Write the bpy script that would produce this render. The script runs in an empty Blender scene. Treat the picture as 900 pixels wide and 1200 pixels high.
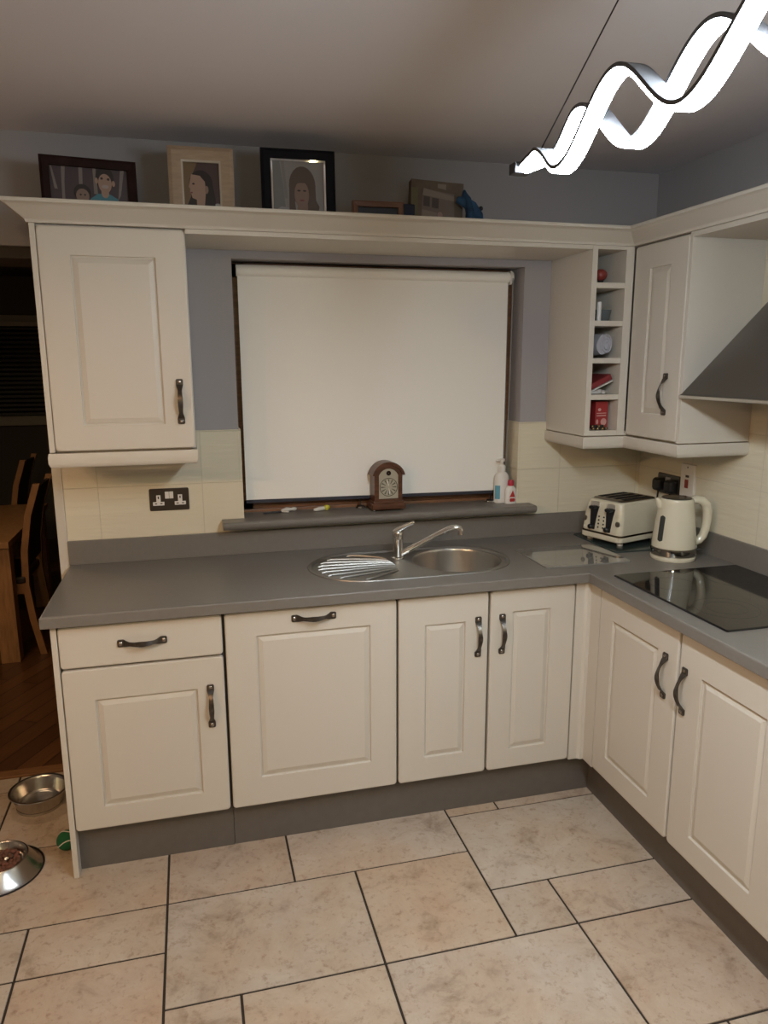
import bpy, bmesh, math, random
from mathutils import Matrix, Vector
random.seed(7)
PI = math.pi
C = bpy.context.scene.collection

# ------------------------------------------------------------------ materials
MATS = {}
def lin(c):
    return tuple((v/12.92 if v <= .04045 else ((v+.055)/1.055)**2.4) for v in c)
def rgb(r, g, b):
    return lin((r/255, g/255, b/255))
def mat(name, col, rough=.5, metal=0., noise=0., nscale=8., bump=0., bscale=60., coat=0., stretch=None, spec=.5, emit=None, estr=0., trans=0., ior=1.45):
    if name in MATS: return MATS[name]
    m = bpy.data.materials.new(name); m.use_nodes = True
    nt = m.node_tree; b = nt.nodes['Principled BSDF']
    b.inputs['Base Color'].default_value = (*col, 1)
    b.inputs['Roughness'].default_value = rough
    b.inputs['Metallic'].default_value = metal
    b.inputs['Specular IOR Level'].default_value = spec
    b.inputs['Coat Weight'].default_value = coat
    b.inputs['Transmission Weight'].default_value = trans
    b.inputs['IOR'].default_value = ior
    if emit:
        b.inputs['Emission Color'].default_value = (*emit, 1); b.inputs['Emission Strength'].default_value = estr
    if noise or bump:
        tc = nt.nodes.new('ShaderNodeTexCoord')
        mp = nt.nodes.new('ShaderNodeMapping')
        nt.links.new(tc.outputs['Object'], mp.inputs[0])
        if stretch: mp.inputs['Scale'].default_value = stretch
    if noise:
        n = nt.nodes.new('ShaderNodeTexNoise'); n.inputs['Scale'].default_value = nscale; n.inputs['Detail'].default_value = 5
        nt.links.new(mp.outputs[0], n.inputs[0])
        r = nt.nodes.new('ShaderNodeValToRGB')
        r.color_ramp.elements[0].position = .3; r.color_ramp.elements[1].position = .72
        r.color_ramp.elements[0].color = (*[max(0, c*(1-noise)) for c in col], 1)
        r.color_ramp.elements[1].color = (*[min(1, c*(1+noise)) for c in col], 1)
        nt.links.new(n.outputs[0], r.inputs[0]); nt.links.new(r.outputs[0], b.inputs['Base Color'])
    if bump:
        n2 = nt.nodes.new('ShaderNodeTexNoise'); n2.inputs['Scale'].default_value = bscale; n2.inputs['Detail'].default_value = 3
        nt.links.new(mp.outputs[0], n2.inputs[0])
        bp = nt.nodes.new('ShaderNodeBump'); bp.inputs['Strength'].default_value = bump; bp.inputs['Distance'].default_value = .002
        nt.links.new(n2.outputs[0], bp.inputs['Height']); nt.links.new(bp.outputs[0], b.inputs['Normal'])
    MATS[name] = m
    return m

paint = mat('cabinet_paint', (.60, .555, .48), .42, bump=.03, bscale=140)
gap_shade = mat('carcass_gap_shade', (.06, .054, .048), .7)  # carcass coloured dark to paint in the shade of the door gaps
stone = mat('grey_worktop', (.185, .169, .149), .36, noise=.03, nscale=60)
plinth_m = mat('grey_plinth', (.128, .112, .097), .5, noise=.05, nscale=30)
wallp = mat('grey_wall_paint', (.365, .345, .35), .85, bump=.08, bscale=160)
wall_l = mat('plain_wall_paint', (.42, .385, .35), .85)
ceilp = mat('ceiling_paint', (.70, .67, .68), .9)
steel = mat('brushed_steel', (.62, .60, .57), .28, 1., bump=.05, bscale=120, stretch=(1, 12, 1))
chrome = mat('chrome', (.78, .77, .75), .1, 1.)
hoodsteel = mat('hood_steel', (.30, .295, .29), .36, 1., bump=.04, bscale=90, stretch=(12, 1, 1))
pewter = mat('pewter_handle', (.10, .088, .078), .34, .85, noise=.25, nscale=60)
pewter_hi = mat('pewter_screw', (.35, .32, .29), .25, 1.)
blackglass = mat('black_hob_glass', (.006, .006, .007), .06, spec=.6)
ringm = mat('hob_ring_print', (.06, .06, .062), .2)
black = mat('black_plastic', (.012, .012, .014), .4)
dark = mat('dark_void', (.01, .009, .009), .9)
white = mat('white_plastic', (.75, .72, .67), .35)
cream = mat('cream_enamel', (.66, .61, .47), .16, coat=.4)
grey_sm = mat('smoked_window', (.05, .05, .045), .15)
brownm = mat('bronze_socket_plate', (.075, .058, .045), .32, .6)
redm = mat('red_card', (.30, .025, .025), .5)
redcap = mat('red_cap', (.48, .03, .06), .35)
bluem = mat('blue_label', (.13, .36, .46), .5)
walnut = mat('dark_mahogany', (.10, .040, .020), .28, noise=.35, nscale=14, stretch=(1, 1, 6))
walnut_fr = mat('dark_brown_frame', (.022, .010, .008), .7, spec=.12, noise=.3, nscale=20)
brown_win = mat('brown_window_frame', (.22, .105, .05), .4, noise=.25, nscale=10, stretch=(1, 8, 8))
oak = mat('warm_oak', (.33, .17, .07), .4, noise=.25, nscale=9, stretch=(8, 8, 1))
oak_thr = mat('oak_threshold', (.22, .105, .042), .42, noise=.2, nscale=10, stretch=(1, 9, 9))
night = mat('night_glass', (.004, .005, .007), .08)

# glazed cream wall tiles with rippled relief (world position)
def tile_material():
    m = bpy.data.materials.new('cream_wall_tile'); m.use_nodes = True
    nt = m.node_tree; N = nt.nodes; L = nt.links; b = N['Principled BSDF']
    geo = N.new('ShaderNodeNewGeometry'); sep = N.new('ShaderNodeSeparateXYZ'); L.new(geo.outputs['Position'], sep.inputs[0])
    def math_(op, a, bb=None):
        n = N.new('ShaderNodeMath'); n.operation = op
        for i, v in enumerate((a, bb)):
            if v is None: continue
            if isinstance(v, (int, float)): n.inputs[i].default_value = v
            else: L.new(v, n.inputs[i])
        return n.outputs[0]
    u = math_('SUBTRACT', sep.outputs[0], sep.outputs[1])
    z = sep.outputs[2]
    row = math_('FLOOR', math_('DIVIDE', z, .2))
    fu = math_('FRACT', math_('DIVIDE', math_('SUBTRACT', u, .107-.3816*4), .3816))
    fz = math_('FRACT', math_('DIVIDE', math_('ADD', z, .0), .2))
    e1 = math_('LESS_THAN', math_('ABSOLUTE', math_('SUBTRACT', fu, .5)), .4955)
    e2 = math_('LESS_THAN', math_('ABSOLUTE', math_('SUBTRACT', fz, .5)), .492)
    body = math_('MULTIPLY', e1, e2)
    mix = N.new('ShaderNodeMix'); mix.data_type = 'RGBA'
    L.new(body, mix.inputs[0]); mix.inputs[6].default_value = (.62, .57, .43, 1); 
    nz = N.new('ShaderNodeTexNoise'); nz.inputs['Scale'].default_value = 3; L.new(geo.outputs['Position'], nz.inputs[0])
    rp = N.new('ShaderNodeValToRGB'); rp.color_ramp.elements[0].color = (.68, .62, .47, 1); rp.color_ramp.elements[1].color = (.74, .68, .53, 1)
    L.new(nz.outputs[0], rp.inputs[0]); L.new(rp.outputs[0], mix.inputs[7]); L.new(mix.outputs[2], b.inputs['Base Color'])
    cmb = N.new('ShaderNodeCombineXYZ'); L.new(math_('MULTIPLY', u, 5), cmb.inputs[0]); L.new(math_('MULTIPLY', z, 46), cmb.inputs[2])
    rip = N.new('ShaderNodeTexNoise'); rip.inputs['Scale'].default_value = 1; rip.inputs['Detail'].default_value = 2; L.new(cmb.outputs[0], rip.inputs[0])
    h = math_('ADD', math_('MULTIPLY', rip.outputs[0], .5), math_('MULTIPLY', body, .6))
    bp = N.new('ShaderNodeBump'); bp.inputs['Strength'].default_value = .9; bp.inputs['Distance'].default_value = .006
    L.new(h, bp.inputs['Height']); L.new(bp.outputs[0], b.inputs['Normal'])
    b.inputs['Roughness'].default_value = .3
    return m
tilem = tile_material()

def floor_tile_material():
    m = bpy.data.materials.new('stone_floor_tile'); m.use_nodes = True
    nt = m.node_tree; N = nt.nodes; L = nt.links; b = N['Principled BSDF']
    geo = N.new('ShaderNodeNewGeometry'); at = N.new('ShaderNodeAttribute'); at.attribute_name = 'tone'
    off = N.new('ShaderNodeVectorMath'); off.operation = 'ADD'; L.new(geo.outputs['Position'], off.inputs[0])
    sc = N.new('ShaderNodeVectorMath'); sc.operation = 'SCALE'; L.new(at.outputs['Color'], sc.inputs[0]); sc.inputs['Scale'].default_value = 9
    L.new(sc.outputs[0], off.inputs[1])
    n1 = N.new('ShaderNodeTexNoise'); n1.inputs['Scale'].default_value = 7; n1.inputs['Detail'].default_value = 9; n1.inputs['Roughness'].default_value = .72; n1.inputs['Distortion'].default_value = .5
    L.new(off.outputs[0], n1.inputs[0])
    r1 = N.new('ShaderNodeValToRGB'); cr = r1.color_ramp
    cr.elements[0].position = .28; cr.elements[0].color = (.30, .235, .175, 1)
    cr.elements[1].position = .75; cr.elements[1].color = (.58, .525, .455, 1)
    e = cr.elements.new(.45); e.color = (.48, .405, .335, 1)
    L.new(n1.outputs[0], r1.inputs[0])
    n2 = N.new('ShaderNodeTexNoise'); n2.inputs['Scale'].default_value = 2.6; n2.inputs['Detail'].default_value = 5; n2.inputs['Roughness'].default_value = .6
    L.new(off.outputs[0], n2.inputs[0])
    r2 = N.new('ShaderNodeValToRGB'); r2.color_ramp.elements[0].position = .42; r2.color_ramp.elements[0].color = (0, 0, 0, 1); r2.color_ramp.elements[1].position = .68; r2.color_ramp.elements[1].color = (1, 1, 1, 1)
    L.new(n2.outputs[0], r2.inputs[0])
    mx = N.new('ShaderNodeMix'); mx.data_type = 'RGBA'; mx.blend_type = 'MULTIPLY'
    ms = N.new('ShaderNodeMath'); ms.operation = 'MULTIPLY'; ms.inputs[1].default_value = .55; L.new(r2.outputs[0], ms.inputs[0]); L.new(ms.outputs[0], mx.inputs[0])
    L.new(r1.outputs[0], mx.inputs[6]); mx.inputs[7].default_value = (.95, .78, .62, 1)
    n3 = N.new('ShaderNodeTexNoise'); n3.inputs['Scale'].default_value = 45; n3.inputs['Detail'].default_value = 6; n3.inputs['Roughness'].default_value = .7
    L.new(off.outputs[0], n3.inputs[0])
    r3 = N.new('ShaderNodeValToRGB'); r3.color_ramp.elements[0].position = .30; r3.color_ramp.elements[0].color = (.62, .52, .44, 1); r3.color_ramp.elements[1].position = .46; r3.color_ramp.elements[1].color = (1, 1, 1, 1)
    L.new(n3.outputs[0], r3.inputs[0])
    m3 = N.new('ShaderNodeMix'); m3.data_type = 'RGBA'; m3.blend_type = 'MULTIPLY'; m3.inputs[0].default_value = .8
    L.new(mx.outputs[2], m3.inputs[6]); L.new(r3.outputs[0], m3.inputs[7])
    mt = N.new('ShaderNodeMix'); mt.data_type = 'RGBA'; mt.blend_type = 'MULTIPLY'; mt.inputs[0].default_value = 1
    L.new(m3.outputs[2], mt.inputs[6]); L.new(at.outputs['Color'], mt.inputs[7]); L.new(mt.outputs[2], b.inputs['Base Color'])
    bp = N.new('ShaderNodeBump'); bp.inputs['Strength'].default_value = .25; bp.inputs['Distance'].default_value = .002
    L.new(n1.outputs[0], bp.inputs['Height']); L.new(bp.outputs[0], b.inputs['Normal'])
    b.inputs['Roughness'].default_value = .48
    return m
floorm = floor_tile_material()
grout = mat('dark_grout', (.035, .027, .020), .9)

def plank_material():
    m = bpy.data.materials.new('wood_plank_floor'); m.use_nodes = True
    nt = m.node_tree; N = nt.nodes; L = nt.links; b = N['Principled BSDF']
    geo = N.new('ShaderNodeNewGeometry'); mp = N.new('ShaderNodeMapping'); mp.inputs['Rotation'].default_value = (0, 0, math.radians(-62))
    L.new(geo.outputs['Position'], mp.inputs[0])
    br = N.new('ShaderNodeTexBrick'); L.new(mp.outputs[0], br.inputs[0])
    br.inputs['Color1'].default_value = (.20, .085, .030, 1); br.inputs['Color2'].default_value = (.11, .045, .016, 1); br.inputs['Mortar'].default_value = (.03, .012, .005, 1)
    br.inputs['Scale'].default_value = 1; br.inputs['Brick Width'].default_value = .75; br.inputs['Row Height'].default_value = .095; br.inputs['Mortar Size'].default_value = .003
    n = N.new('ShaderNodeTexNoise'); n.inputs['Scale'].default_value = 6; n.inputs['Detail'].default_value = 5
    m2 = N.new('ShaderNodeMapping'); m2.inputs['Scale'].default_value = (1, 14, 1); L.new(mp.outputs[0], m2.inputs[0]); L.new(m2.outputs[0], n.inputs[0])
    mx = N.new('ShaderNodeMix'); mx.data_type = 'RGBA'; mx.blend_type = 'MULTIPLY'; mx.inputs[0].default_value = .6
    L.new(br.outputs[0], mx.inputs[6]); L.new(n.outputs[0], mx.inputs[7]); L.new(mx.outputs[2], b.inputs['Base Color'])
    b.inputs['Roughness'].default_value = .35
    return m
plankm = plank_material()

# ------------------------------------------------------------------ geometry helpers
class G:
    """collects shapes for ONE mesh object"""
    def __init__(s): s.bm = bmesh.new()
    def _merge(s, tb, mi=0):
        for f in tb.faces: f.material_index = mi
        me = bpy.data.meshes.new('tmp'); tb.to_mesh(me); tb.free(); s.bm.from_mesh(me); bpy.data.meshes.remove(me)
        return s
    def box(s, x0, x1, y0, y1, z0, z1, bev=0., seg=2, mi=0):
        t = bmesh.new(); bmesh.ops.create_cube(t, size=1)
        for v in t.verts:
            v.co = Vector(((x0+x1)/2+v.co.x*(x1-x0), (y0+y1)/2+v.co.y*(y1-y0), (z0+z1)/2+v.co.z*(z1-z0)))
        if bev: bmesh.ops.bevel(t, geom=t.edges[:], offset=bev, segments=seg, affect='EDGES', profile=.5)
        return s._merge(t, mi)
    def loft(s, rings, cap0=True, cap1=True, mi=0, closed=True):
        t = bmesh.new(); vs = [[t.verts.new(p) for p in r] for r in rings]; n = len(rings[0])
        for a, b in zip(vs, vs[1:]):
            for i in range(n if closed else n-1):
                j = (i+1) % n
                t.faces.new((a[i], a[j], b[j], b[i]))
        if cap0: t.faces.new(vs[0][::-1])
        if cap1: t.faces.new(vs[-1])
        return s._merge(t, mi)
    def lathe(s, prof, c=(0, 0, 0), n=48, axis='Z', mi=0, cap0=False, cap1=False):
        rings = []
        for r, z in prof:
            ring = []
            for k in range(n):
                a = 2*PI*k/n; p = (r*math.cos(a), r*math.sin(a), z)
                if axis == 'Y': p = (p[0], p[2], p[1])
                if axis == 'X': p = (p[2], p[0], p[1])
                ring.append(Vector(p)+Vector(c))
            rings.append(ring)
        return s.loft(rings, cap0, cap1, mi)
    def tube(s, pts, rad, n=12, mi=0, flat=1.):
        pts = [Vector(p) for p in pts]; rs = rad if hasattr(rad, '__len__') else [rad]*len(pts)
        T = [(pts[min(i+1, len(pts)-1)]-pts[max(i-1, 0)]).normalized() for i in range(len(pts))]
        up = Vector((0, 0, 1)) if abs(T[0].z) < .9 else Vector((1, 0, 0))
        N = (up-T[0]*up.dot(T[0])).normalized(); rings = []
        for p, tt, r in zip(pts, T, rs):
            N = (N-tt*N.dot(tt)).normalized(); B = tt.cross(N)
            rings.append([p+N*(r*math.cos(2*PI*k/n))+B*(r*flat*math.sin(2*PI*k/n)) for k in range(n)])
        return s.loft(rings, mi=mi)
    def sphere(s, c, r, mi=0, u=20, v=12, sc=(1, 1, 1)):
        t = bmesh.new(); bmesh.ops.create_uvsphere(t, u_segments=u, v_segments=v, radius=r)
        for q in t.verts: q.co = Vector((q.co.x*sc[0]+c[0], q.co.y*sc[1]+c[1], q.co.z*sc[2]+c[2]))
        return s._merge(t, mi)
    def poly(s, pts, mi=0):
        t = bmesh.new(); t.faces.new([t.verts.new(p) for p in pts]); return s._merge(t, mi)
    def fill(s, loops, mi=0):
        """planar face with holes: loops of 3-D points"""
        t = bmesh.new(); ed = []
        for lp in loops:
            vs = [t.verts.new(p) for p in lp]
            ed += [t.edges.new((vs[i], vs[(i+1) % len(vs)])) for i in range(len(vs))]
        bmesh.ops.triangle_fill(t, use_beauty=True, use_dissolve=False, edges=ed)
        return s._merge(t, mi)
    def prism(s, pts2, a0, a1, axis='Y', mi=0):
        """extrude a 2-D outline along an axis"""
        f = {'Y': lambda p, a: (p[0], a, p[1]), 'Z': lambda p, a: (p[0], p[1], a), 'X': lambda p, a: (a, p[0], p[1])}[axis]
        return s.loft([[f(p, a0) for p in pts2], [f(p, a1) for p in pts2]], mi=mi)

def rrect(x0, x1, y0, y1, r, n=5):
    r = max(1e-5, min(r, (x1-x0)/2-1e-5, (y1-y0)/2-1e-5)); out = []
    for cx, cy, a0 in ((x1-r, y1-r, 0), (x0+r, y1-r, PI/2), (x0+r, y0+r, PI), (x1-r, y0+r, 1.5*PI)):
        out += [(cx+r*math.cos(a0+PI/2*k/(n-1)), cy+r*math.sin(a0+PI/2*k/(n-1))) for k in range(n)]
    return out
def offset_poly(pts, d):
    """inset a CCW polygon by d (mitred)"""
    n = len(pts); out = []
    for i in range(n):
        p0, p1, p2 = Vector(pts[i-1]), Vector(pts[i]), Vector(pts[(i+1) % n])
        e1, e2 = (p1-p0).normalized(), (p2-p1).normalized()
        n1, n2 = Vector((-e1.y, e1.x)), Vector((-e2.y, e2.x))
        m = (n1+n2); m = m/max(.2, (1+n1.dot(n2)))
        q = p1+m*d; out.append((q.x, q.y))
    return out

ROOTM = {}
def obj(name, g, m, parent=None, world=True, angle=38, kind=None, label=None, wn=True):
    """link a collected shape as one mesh object; coordinates are world ones unless world=False (then local to its thing)"""
    bm = g.bm
    bmesh.ops.remove_doubles(bm, verts=bm.verts, dist=1e-6)
    bmesh.ops.recalc_face_normals(bm, faces=bm.faces)
    off = None
    if parent is not None and world:
        bm.transform(ROOTM[parent.name].inverted())
    elif parent is None:
        xs = [v.co for v in bm.verts]
        off = Vector(((min(v.x for v in xs)+max(v.x for v in xs))/2, (min(v.y for v in xs)+max(v.y for v in xs))/2, min(v.z for v in xs)))
        bm.transform(Matrix.Translation(-off))
    me = bpy.data.meshes.new(name); bm.to_mesh(me); bm.free()
    for p in me.polygons: p.use_smooth = True
    me.set_sharp_from_angle(angle=math.radians(angle))
    for x in (m if isinstance(m, (list, tuple)) else [m]): me.materials.append(x)
    o = bpy.data.objects.new(name, me); C.objects.link(o)
    if wn:
        w_ = o.modifiers.new('weighted_normals', 'WEIGHTED_NORMAL'); w_.keep_sharp = True; w_.weight = 100
    if parent is not None:
        o.parent = parent; ROOTM[o.name] = ROOTM[parent.name]
    else:
        o.location = off; ROOTM[o.name] = Matrix.Translation(off)
    if kind: o['kind'] = kind
    if label: o['label'] = label
    return o
def thing(name, label, cat, loc=(0, 0, 0), rotz=0., group=None, kind=None, rot=None):
    o = bpy.data.objects.new(name, None); C.objects.link(o); o.empty_display_size = .1
    o.location = loc; o.rotation_euler = rot or (0, 0, rotz)
    ROOTM[o.name] = Matrix.Translation(Vector(loc)) @ o.rotation_euler.to_matrix().to_4x4()
    if label: o['label'] = label
    if cat: o['category'] = cat
    if group: o['group'] = group
    if kind: o['kind'] = kind
    return o
def tag(o, label, cat, group=None, kind=None):
    o['label'] = label; o['category'] = cat
    if group: o['group'] = group
    if kind: o['kind'] = kind
    return o
def struct(name, g, m, parent=None, angle=30):
    return obj(name, g, m, parent, kind='structure', angle=angle)

# ------------------------------------------------------------------ key dimensions (metres; x along window wall, y into room is negative)
XR = 2.415; ZC = 2.43
XL, YF = -2.9, -5.2
ZW, ZWB = .91, .871
YD = -.60            # front face of doors on the window run
XF = 1.839           # front face of doors on the hob run
ZB, ZT, ZDR = .165, .8625, .7244

# ------------------------------------------------------------------ setting
g = G()          # tiled floor
preset = [(.3, .7, -.8, -.4), (.7, 1.3, -.8, -.4), (-.3, .3, -.8, -.4), (.3, .9, -1.2, -.8), (.9, 1.3, -1.2, -.8), (-.1, .3, -1.0, -.8),
          (-.1, .3, -1.4, -1.0), (-.5, -.1, -1.0, -.8), (1.3, 1.9, -1.0, -.6), (1.3, 1.5, -.6, -.4), (1.5, 1.9, -.6, -.4), (1.3, 1.5, -1.2, -1.0),
          (1.5, 1.9, -1.2, -1.0), (.9, 1.5, -1.6, -1.2), (1.5, 1.9, -1.6, -1.2), (.3, .5, -1.4, -1.2), (.5, .9, -1.6, -1.2), (-.3, .1, -.4, 0),
          (-.7, -.3, -.4, 0), (-.9, -.3, -.8, -.4), (-.5, -.1, -1.4, -1.0), (-.7, -.3, 0, .11), (-.3, .1, 0, .11)]
cell = set(); tiles = []
def cells(t):
    return [(i, j) for i in range(round((t[0]-.1)/.2), round((t[1]-.1)/.2)) for j in range(math.floor(t[2]/.2+.01), math.ceil(t[3]/.2-.01))]
for t in preset:
    for c in cells(t): cell.add(c)
    tiles.append(t)
i0, i1, j0, j1 = -15, 12, -26, 1
for j in range(j1-1, j0-1, -1):
    for i in range(i0, i1):
        if (i, j) in cell: continue
        for w, h in random.sample([(3, 2), (2, 2), (2, 1), (2, 2), (3, 2)], 5)+[(1, 1)]:
            cs = [(i+a, j-b) for a in range(w) for b in range(h)]
            if all(c not in cell and c[0] < i1 and c[1] >= j0 for c in cs):
                cell.update(cs); tiles.append((.1+i*.2, .1+(i+w)*.2, (j-h+1)*.2, min(.11, (j+1)*.2))); break
tones = []
TS = {0: (.96, .90, .84), 1: (1.0, .97, .93), 3: (.97, .96, .93), 4: (1.0, .90, .79), 5: (1.0, .95, .88), 6: (.98, .90, .82), 8: (1.0, .98, .93), 13: (1, .97, .93), 14: (.98, .88, .79), 2: (1.0, .93, .84)}
gt = .0037
for k, (x0, x1, y0, y1) in enumerate(tiles):
    nb = len(g.bm.faces)
    x1c = min(x1, XR)
    g.box(x0+gt, x1c-gt, y0+gt, min(y1, .109)-gt, -.012, 0, bev=.0012, seg=1)
    tn = TS.get(k) or random.choice([(1, .96, .91), (.97, .90, .83), (1, .93, .84), (.96, .95, .92)])
    tones += [tn]*(len(g.bm.faces)-nb)
nb = len(g.bm.faces)
g.box(XL, XR, YF, .11, -.06, -.0035, mi=1)
tones += [(1, 1, 1)]*(len(g.bm.faces)-nb)
fl = obj('floor', g, [floorm, grout], kind='structure')
ca = fl.data.color_attributes.new('tone', 'FLOAT_COLOR', 'CORNER')
for p in fl.data.polygons:
    for li in p.loop_indices: ca.data[li].color = (*tones[p.index], 1)

YW = .30      # thickness of window wall
DX0 = -1.35   # opening to dining room
WX0, WX1, WZ0, WZ1 = .628, 1.815, 1.02, 2.04
g = G()
g.box(XL, DX0, 0, YW, -.06, ZC); g.box(DX0, -.052, 0, YW, 2.06, ZC)
g.box(-.052, WX0, 0, YW, -.06, ZC); g.box(WX1, XR+.2, 0, YW, -.06, ZC)
g.box(WX0, WX1, 0, YW, -.06, WZ0); g.box(WX0, WX1, 0, YW, WZ1, ZC)
struct('wall_back', g, wallp)
struct('wall_right', G().box(XR, XR+.15, YF, 0, -.06, ZC), wallp)
struct('wall_left', G().box(XL-.15, XL, YF, YW, -.06, ZC), wall_l)
struct('wall_front', G().box(XL-.15, XR+.15, YF-.15, YF, -.06, ZC), wall_l)
struct('ceiling', G().box(XL-.15, XR+.2, YF-.15, YW, ZC, ZC+.1), ceilp)
# dining room beyond the opening
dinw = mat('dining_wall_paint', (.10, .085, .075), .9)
struct('floor_dining', G().box(-3.6, 1.2, .15, 4.6, -.06, 0), plankm)
struct('wall_dining_far', G().box(-3.6, 1.2, 4.6, 4.75, -.06, ZC), dinw)
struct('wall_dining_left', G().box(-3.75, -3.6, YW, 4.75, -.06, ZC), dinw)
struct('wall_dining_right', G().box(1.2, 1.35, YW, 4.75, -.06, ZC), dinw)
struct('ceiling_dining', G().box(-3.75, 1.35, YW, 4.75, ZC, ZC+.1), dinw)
struct('trim_threshold', G().box(DX0, -.052, .11, .165, -.06, .006, bev=.003), oak_thr)
g = G()
g.box(-.056, -.022, -.012, 0, .0, 2.075, bev=.003); g.box(-.056, -.052, 0, YW, .0, 2.062)
struct('trim_doorway', g, paint)
struct('trim_lintel', G().box(DX0, -.056, .02, YW-.02, 2.02, 2.06), mat('dark_timber', (.05, .035, .025), .6))
# wall tiles
g = G()
g.box(-.022, WX0, -.008, 0, .86, 1.405, bev=.002); g.box(WX1, XR, -.008, 0, .86, 1.405, bev=.002); g.box(WX0, WX1, -.008, 0, .86, 1.02)
g.box(WX0, WX0+.008, -.008, .12, 1.02, 1.405); g.box(WX1-.008, WX1, -.008, .12, 1.02, 1.405)
struct('trim_tiles_back', g, tilem)
struct('trim_tiles_right', G().box(XR-.008, XR, -2.6, -.008, .86, 2.09, bev=.002), tilem)

# window behind blind
w = thing('window_1', None, None, (1.22, .16, 1.02), kind='structure')
g = G()
for a in ((WX0, WX0+.06, WZ0, WZ1), (WX1-.06, WX1, WZ0, WZ1), (WX0, WX1, WZ0, WZ0+.085), (WX0, WX1, WZ1-.06, WZ1), (1.19, 1.25, WZ0, WZ1)):
    g.box(a[0], a[1], .12, .19, a[2], a[3], bev=.005)
g.box(WX0, WX1, .105, .125, 1.05, 1.065, bev=.003)
obj('window_frame', g, brown_win, w, kind='structure')
obj('window_pane', G().box(WX0+.05, WX1-.05, .15, .158, WZ0+.05, WZ1-.05), night, w, kind='structure')
g = G(); g.prism([(-.088, 1.030), (-.092, 1.040), (-.090, 1.048), (-.084, 1.0525), (-.078, 1.053), (-.0085, 1.053), (-.0085, 1.023), (-.08, 1.023)], .55, 1.866, 'X')
g.box(WX0+.009, WX1-.009, -.0082, .12, 1.021, 1.053)
obj('window_sill', g, stone, w, kind='structure')

# ------------------------------------------------------------------ doors and handles
def onY(yf): return lambda u, v, d: Vector((u, yf-d, v))
def onX(xf): return lambda u, v, d: Vector((xf-d, -u, v))
def front(u0, u1, v0, v1, M, t=.02, fr=None, r=.011):
    """door or drawer front: rounded slab, and with fr a grooved raised panel"""
    g = G()
    def ring(i, d, rr, f=None):
        a, b, c, e = (i, i, i, i) if f is None else (f[0]+i, f[1]+i, f[2]+i, f[3]+i)
        return [M(x, y, d) for x, y in rrect(u0+a, u1-b, v0+c, v1-e, rr)]
    R = [ring(0, -t, r), ring(0, -.005, r), ring(.0006, -.003, r), ring(.002, -.0012, r), ring(.0045, -.0002, r), ring(.006, 0, r)]
    if fr:
        R += [ring(0, 0, .003, fr), ring(.0010, -.0010, .003, fr), ring(.0016, -.0085, .003, fr), ring(.0060, -.0088, .002, fr),
              ring(.0085, -.0062, .002, fr), ring(.0100, -.0060, .002, fr), ring(.0215, -.0014, .002, fr), ring(.0235, -.0012, .002, fr)]
    g.loft(R)
    return g
def handle_mesh():
    """bow handle along X, standing out towards -Y"""
    g = G(); L = .150; n = 40; rings = []
    for k in range(n+1):
        t = k/n; x = (t-.5)*L
        if t < .13 or t > .87:
            h, wd, tw = .0025, .0118, 0
            e = min(t, 1-t)
            if e < .02: wd = .009
        else:
            s = (t-.13)/.74; b = math.sin(PI*s)
            h = .0025+.026*b**.75
            wd = .0118-.0060*min(1, s*6, (1-s)*6)+.0026*b**2
            tw = .55*math.sin(2*PI*s)
        th = .0022
        ring = []
        for a, c in ((-1, -1), (1, -1), (1, 1), (-1, 1)):
            z = a*wd*math.cos(tw)-c*th*math.sin(tw); y = a*wd*math.sin(tw)*.6+c*th*math.cos(tw)
            ring.append(Vector((x, -(h+y), z)))
        rings.append(ring)
    g.loft(rings)
    for sx in (-1, 1):
        g.lathe([(.0065, 0), (.0062, -.0018), (.004, -.0035), (0.0001, -.004)], (sx*L*.437, -.0045, 0), 14, 'Y', mi=1)
    return g
hm = bpy.data.meshes.new('handle')
_g = handle_mesh(); bmesh.ops.recalc_face_normals(_g.bm, faces=_g.bm.faces); _g.bm.to_mesh(hm); _g.bm.free()
for p in hm.polygons: p.use_smooth = True
hm.set_sharp_from_angle(angle=math.radians(40)); hm.materials.append(pewter); hm.materials.append(pewter_hi)
def handle(parent, pos, vertical, face):
    o = bpy.data.objects.new('handle', hm); C.objects.link(o); o.parent = parent
    R = Matrix.Identity(4)
    if vertical: R = Matrix.Rotation(PI/2, 4, 'Y')
    if face == 'X': R = Matrix.Rotation(-PI/2, 4, 'Z') @ R
    o.matrix_local = ROOTM[parent.name].inverted() @ Matrix.Translation(Vector(pos)) @ R
    return o

# ------------------------------------------------------------------ base cabinets
FR = (.092, .090, .088, .092)
def carcass(x0, x1, t):
    g = G(); y0 = YD+.021
    g.box(x0, x0+.018, y0, -.005, ZB-.01, ZWB-.001); g.box(x1-.018, x1, y0, -.005, ZB-.01, ZWB-.001)
    g.box(x0+.018, x1-.018, y0+.004, -.005, ZB-.01, ZB+.008); g.box(x0+.018, x1-.018, -.02, -.005, ZB, ZWB-.001)
    g.box(x0+.018, x1-.018, y0+.004, y0+.08, ZWB-.02, ZWB-.001)
    return obj('carcass', g, gap_shade, t)
t = thing('base_cabinet', 'cream base cabinet with one drawer above one door, at the left end of the run', 'cabinet', (.26, -.3, 0))
carcass(.019, .5165, t)
obj('end_panel', G().box(0, .0172, -.602, -.003, 0, ZWB-.001, bev=.0015), paint, t)
d = obj('drawer', front(.0195, .5125, ZDR+.002, ZT, onY(YD)), paint, t, angle=18); handle(d, (.266, YD, .797), False, 'Y')
d = obj('door', front(.0195, .5125, ZB, ZDR-.005, onY(YD), fr=(.092, .086, .077, .103)), paint, t, angle=18); handle(d, (.4665, YD, .552), True, 'Y')

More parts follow.
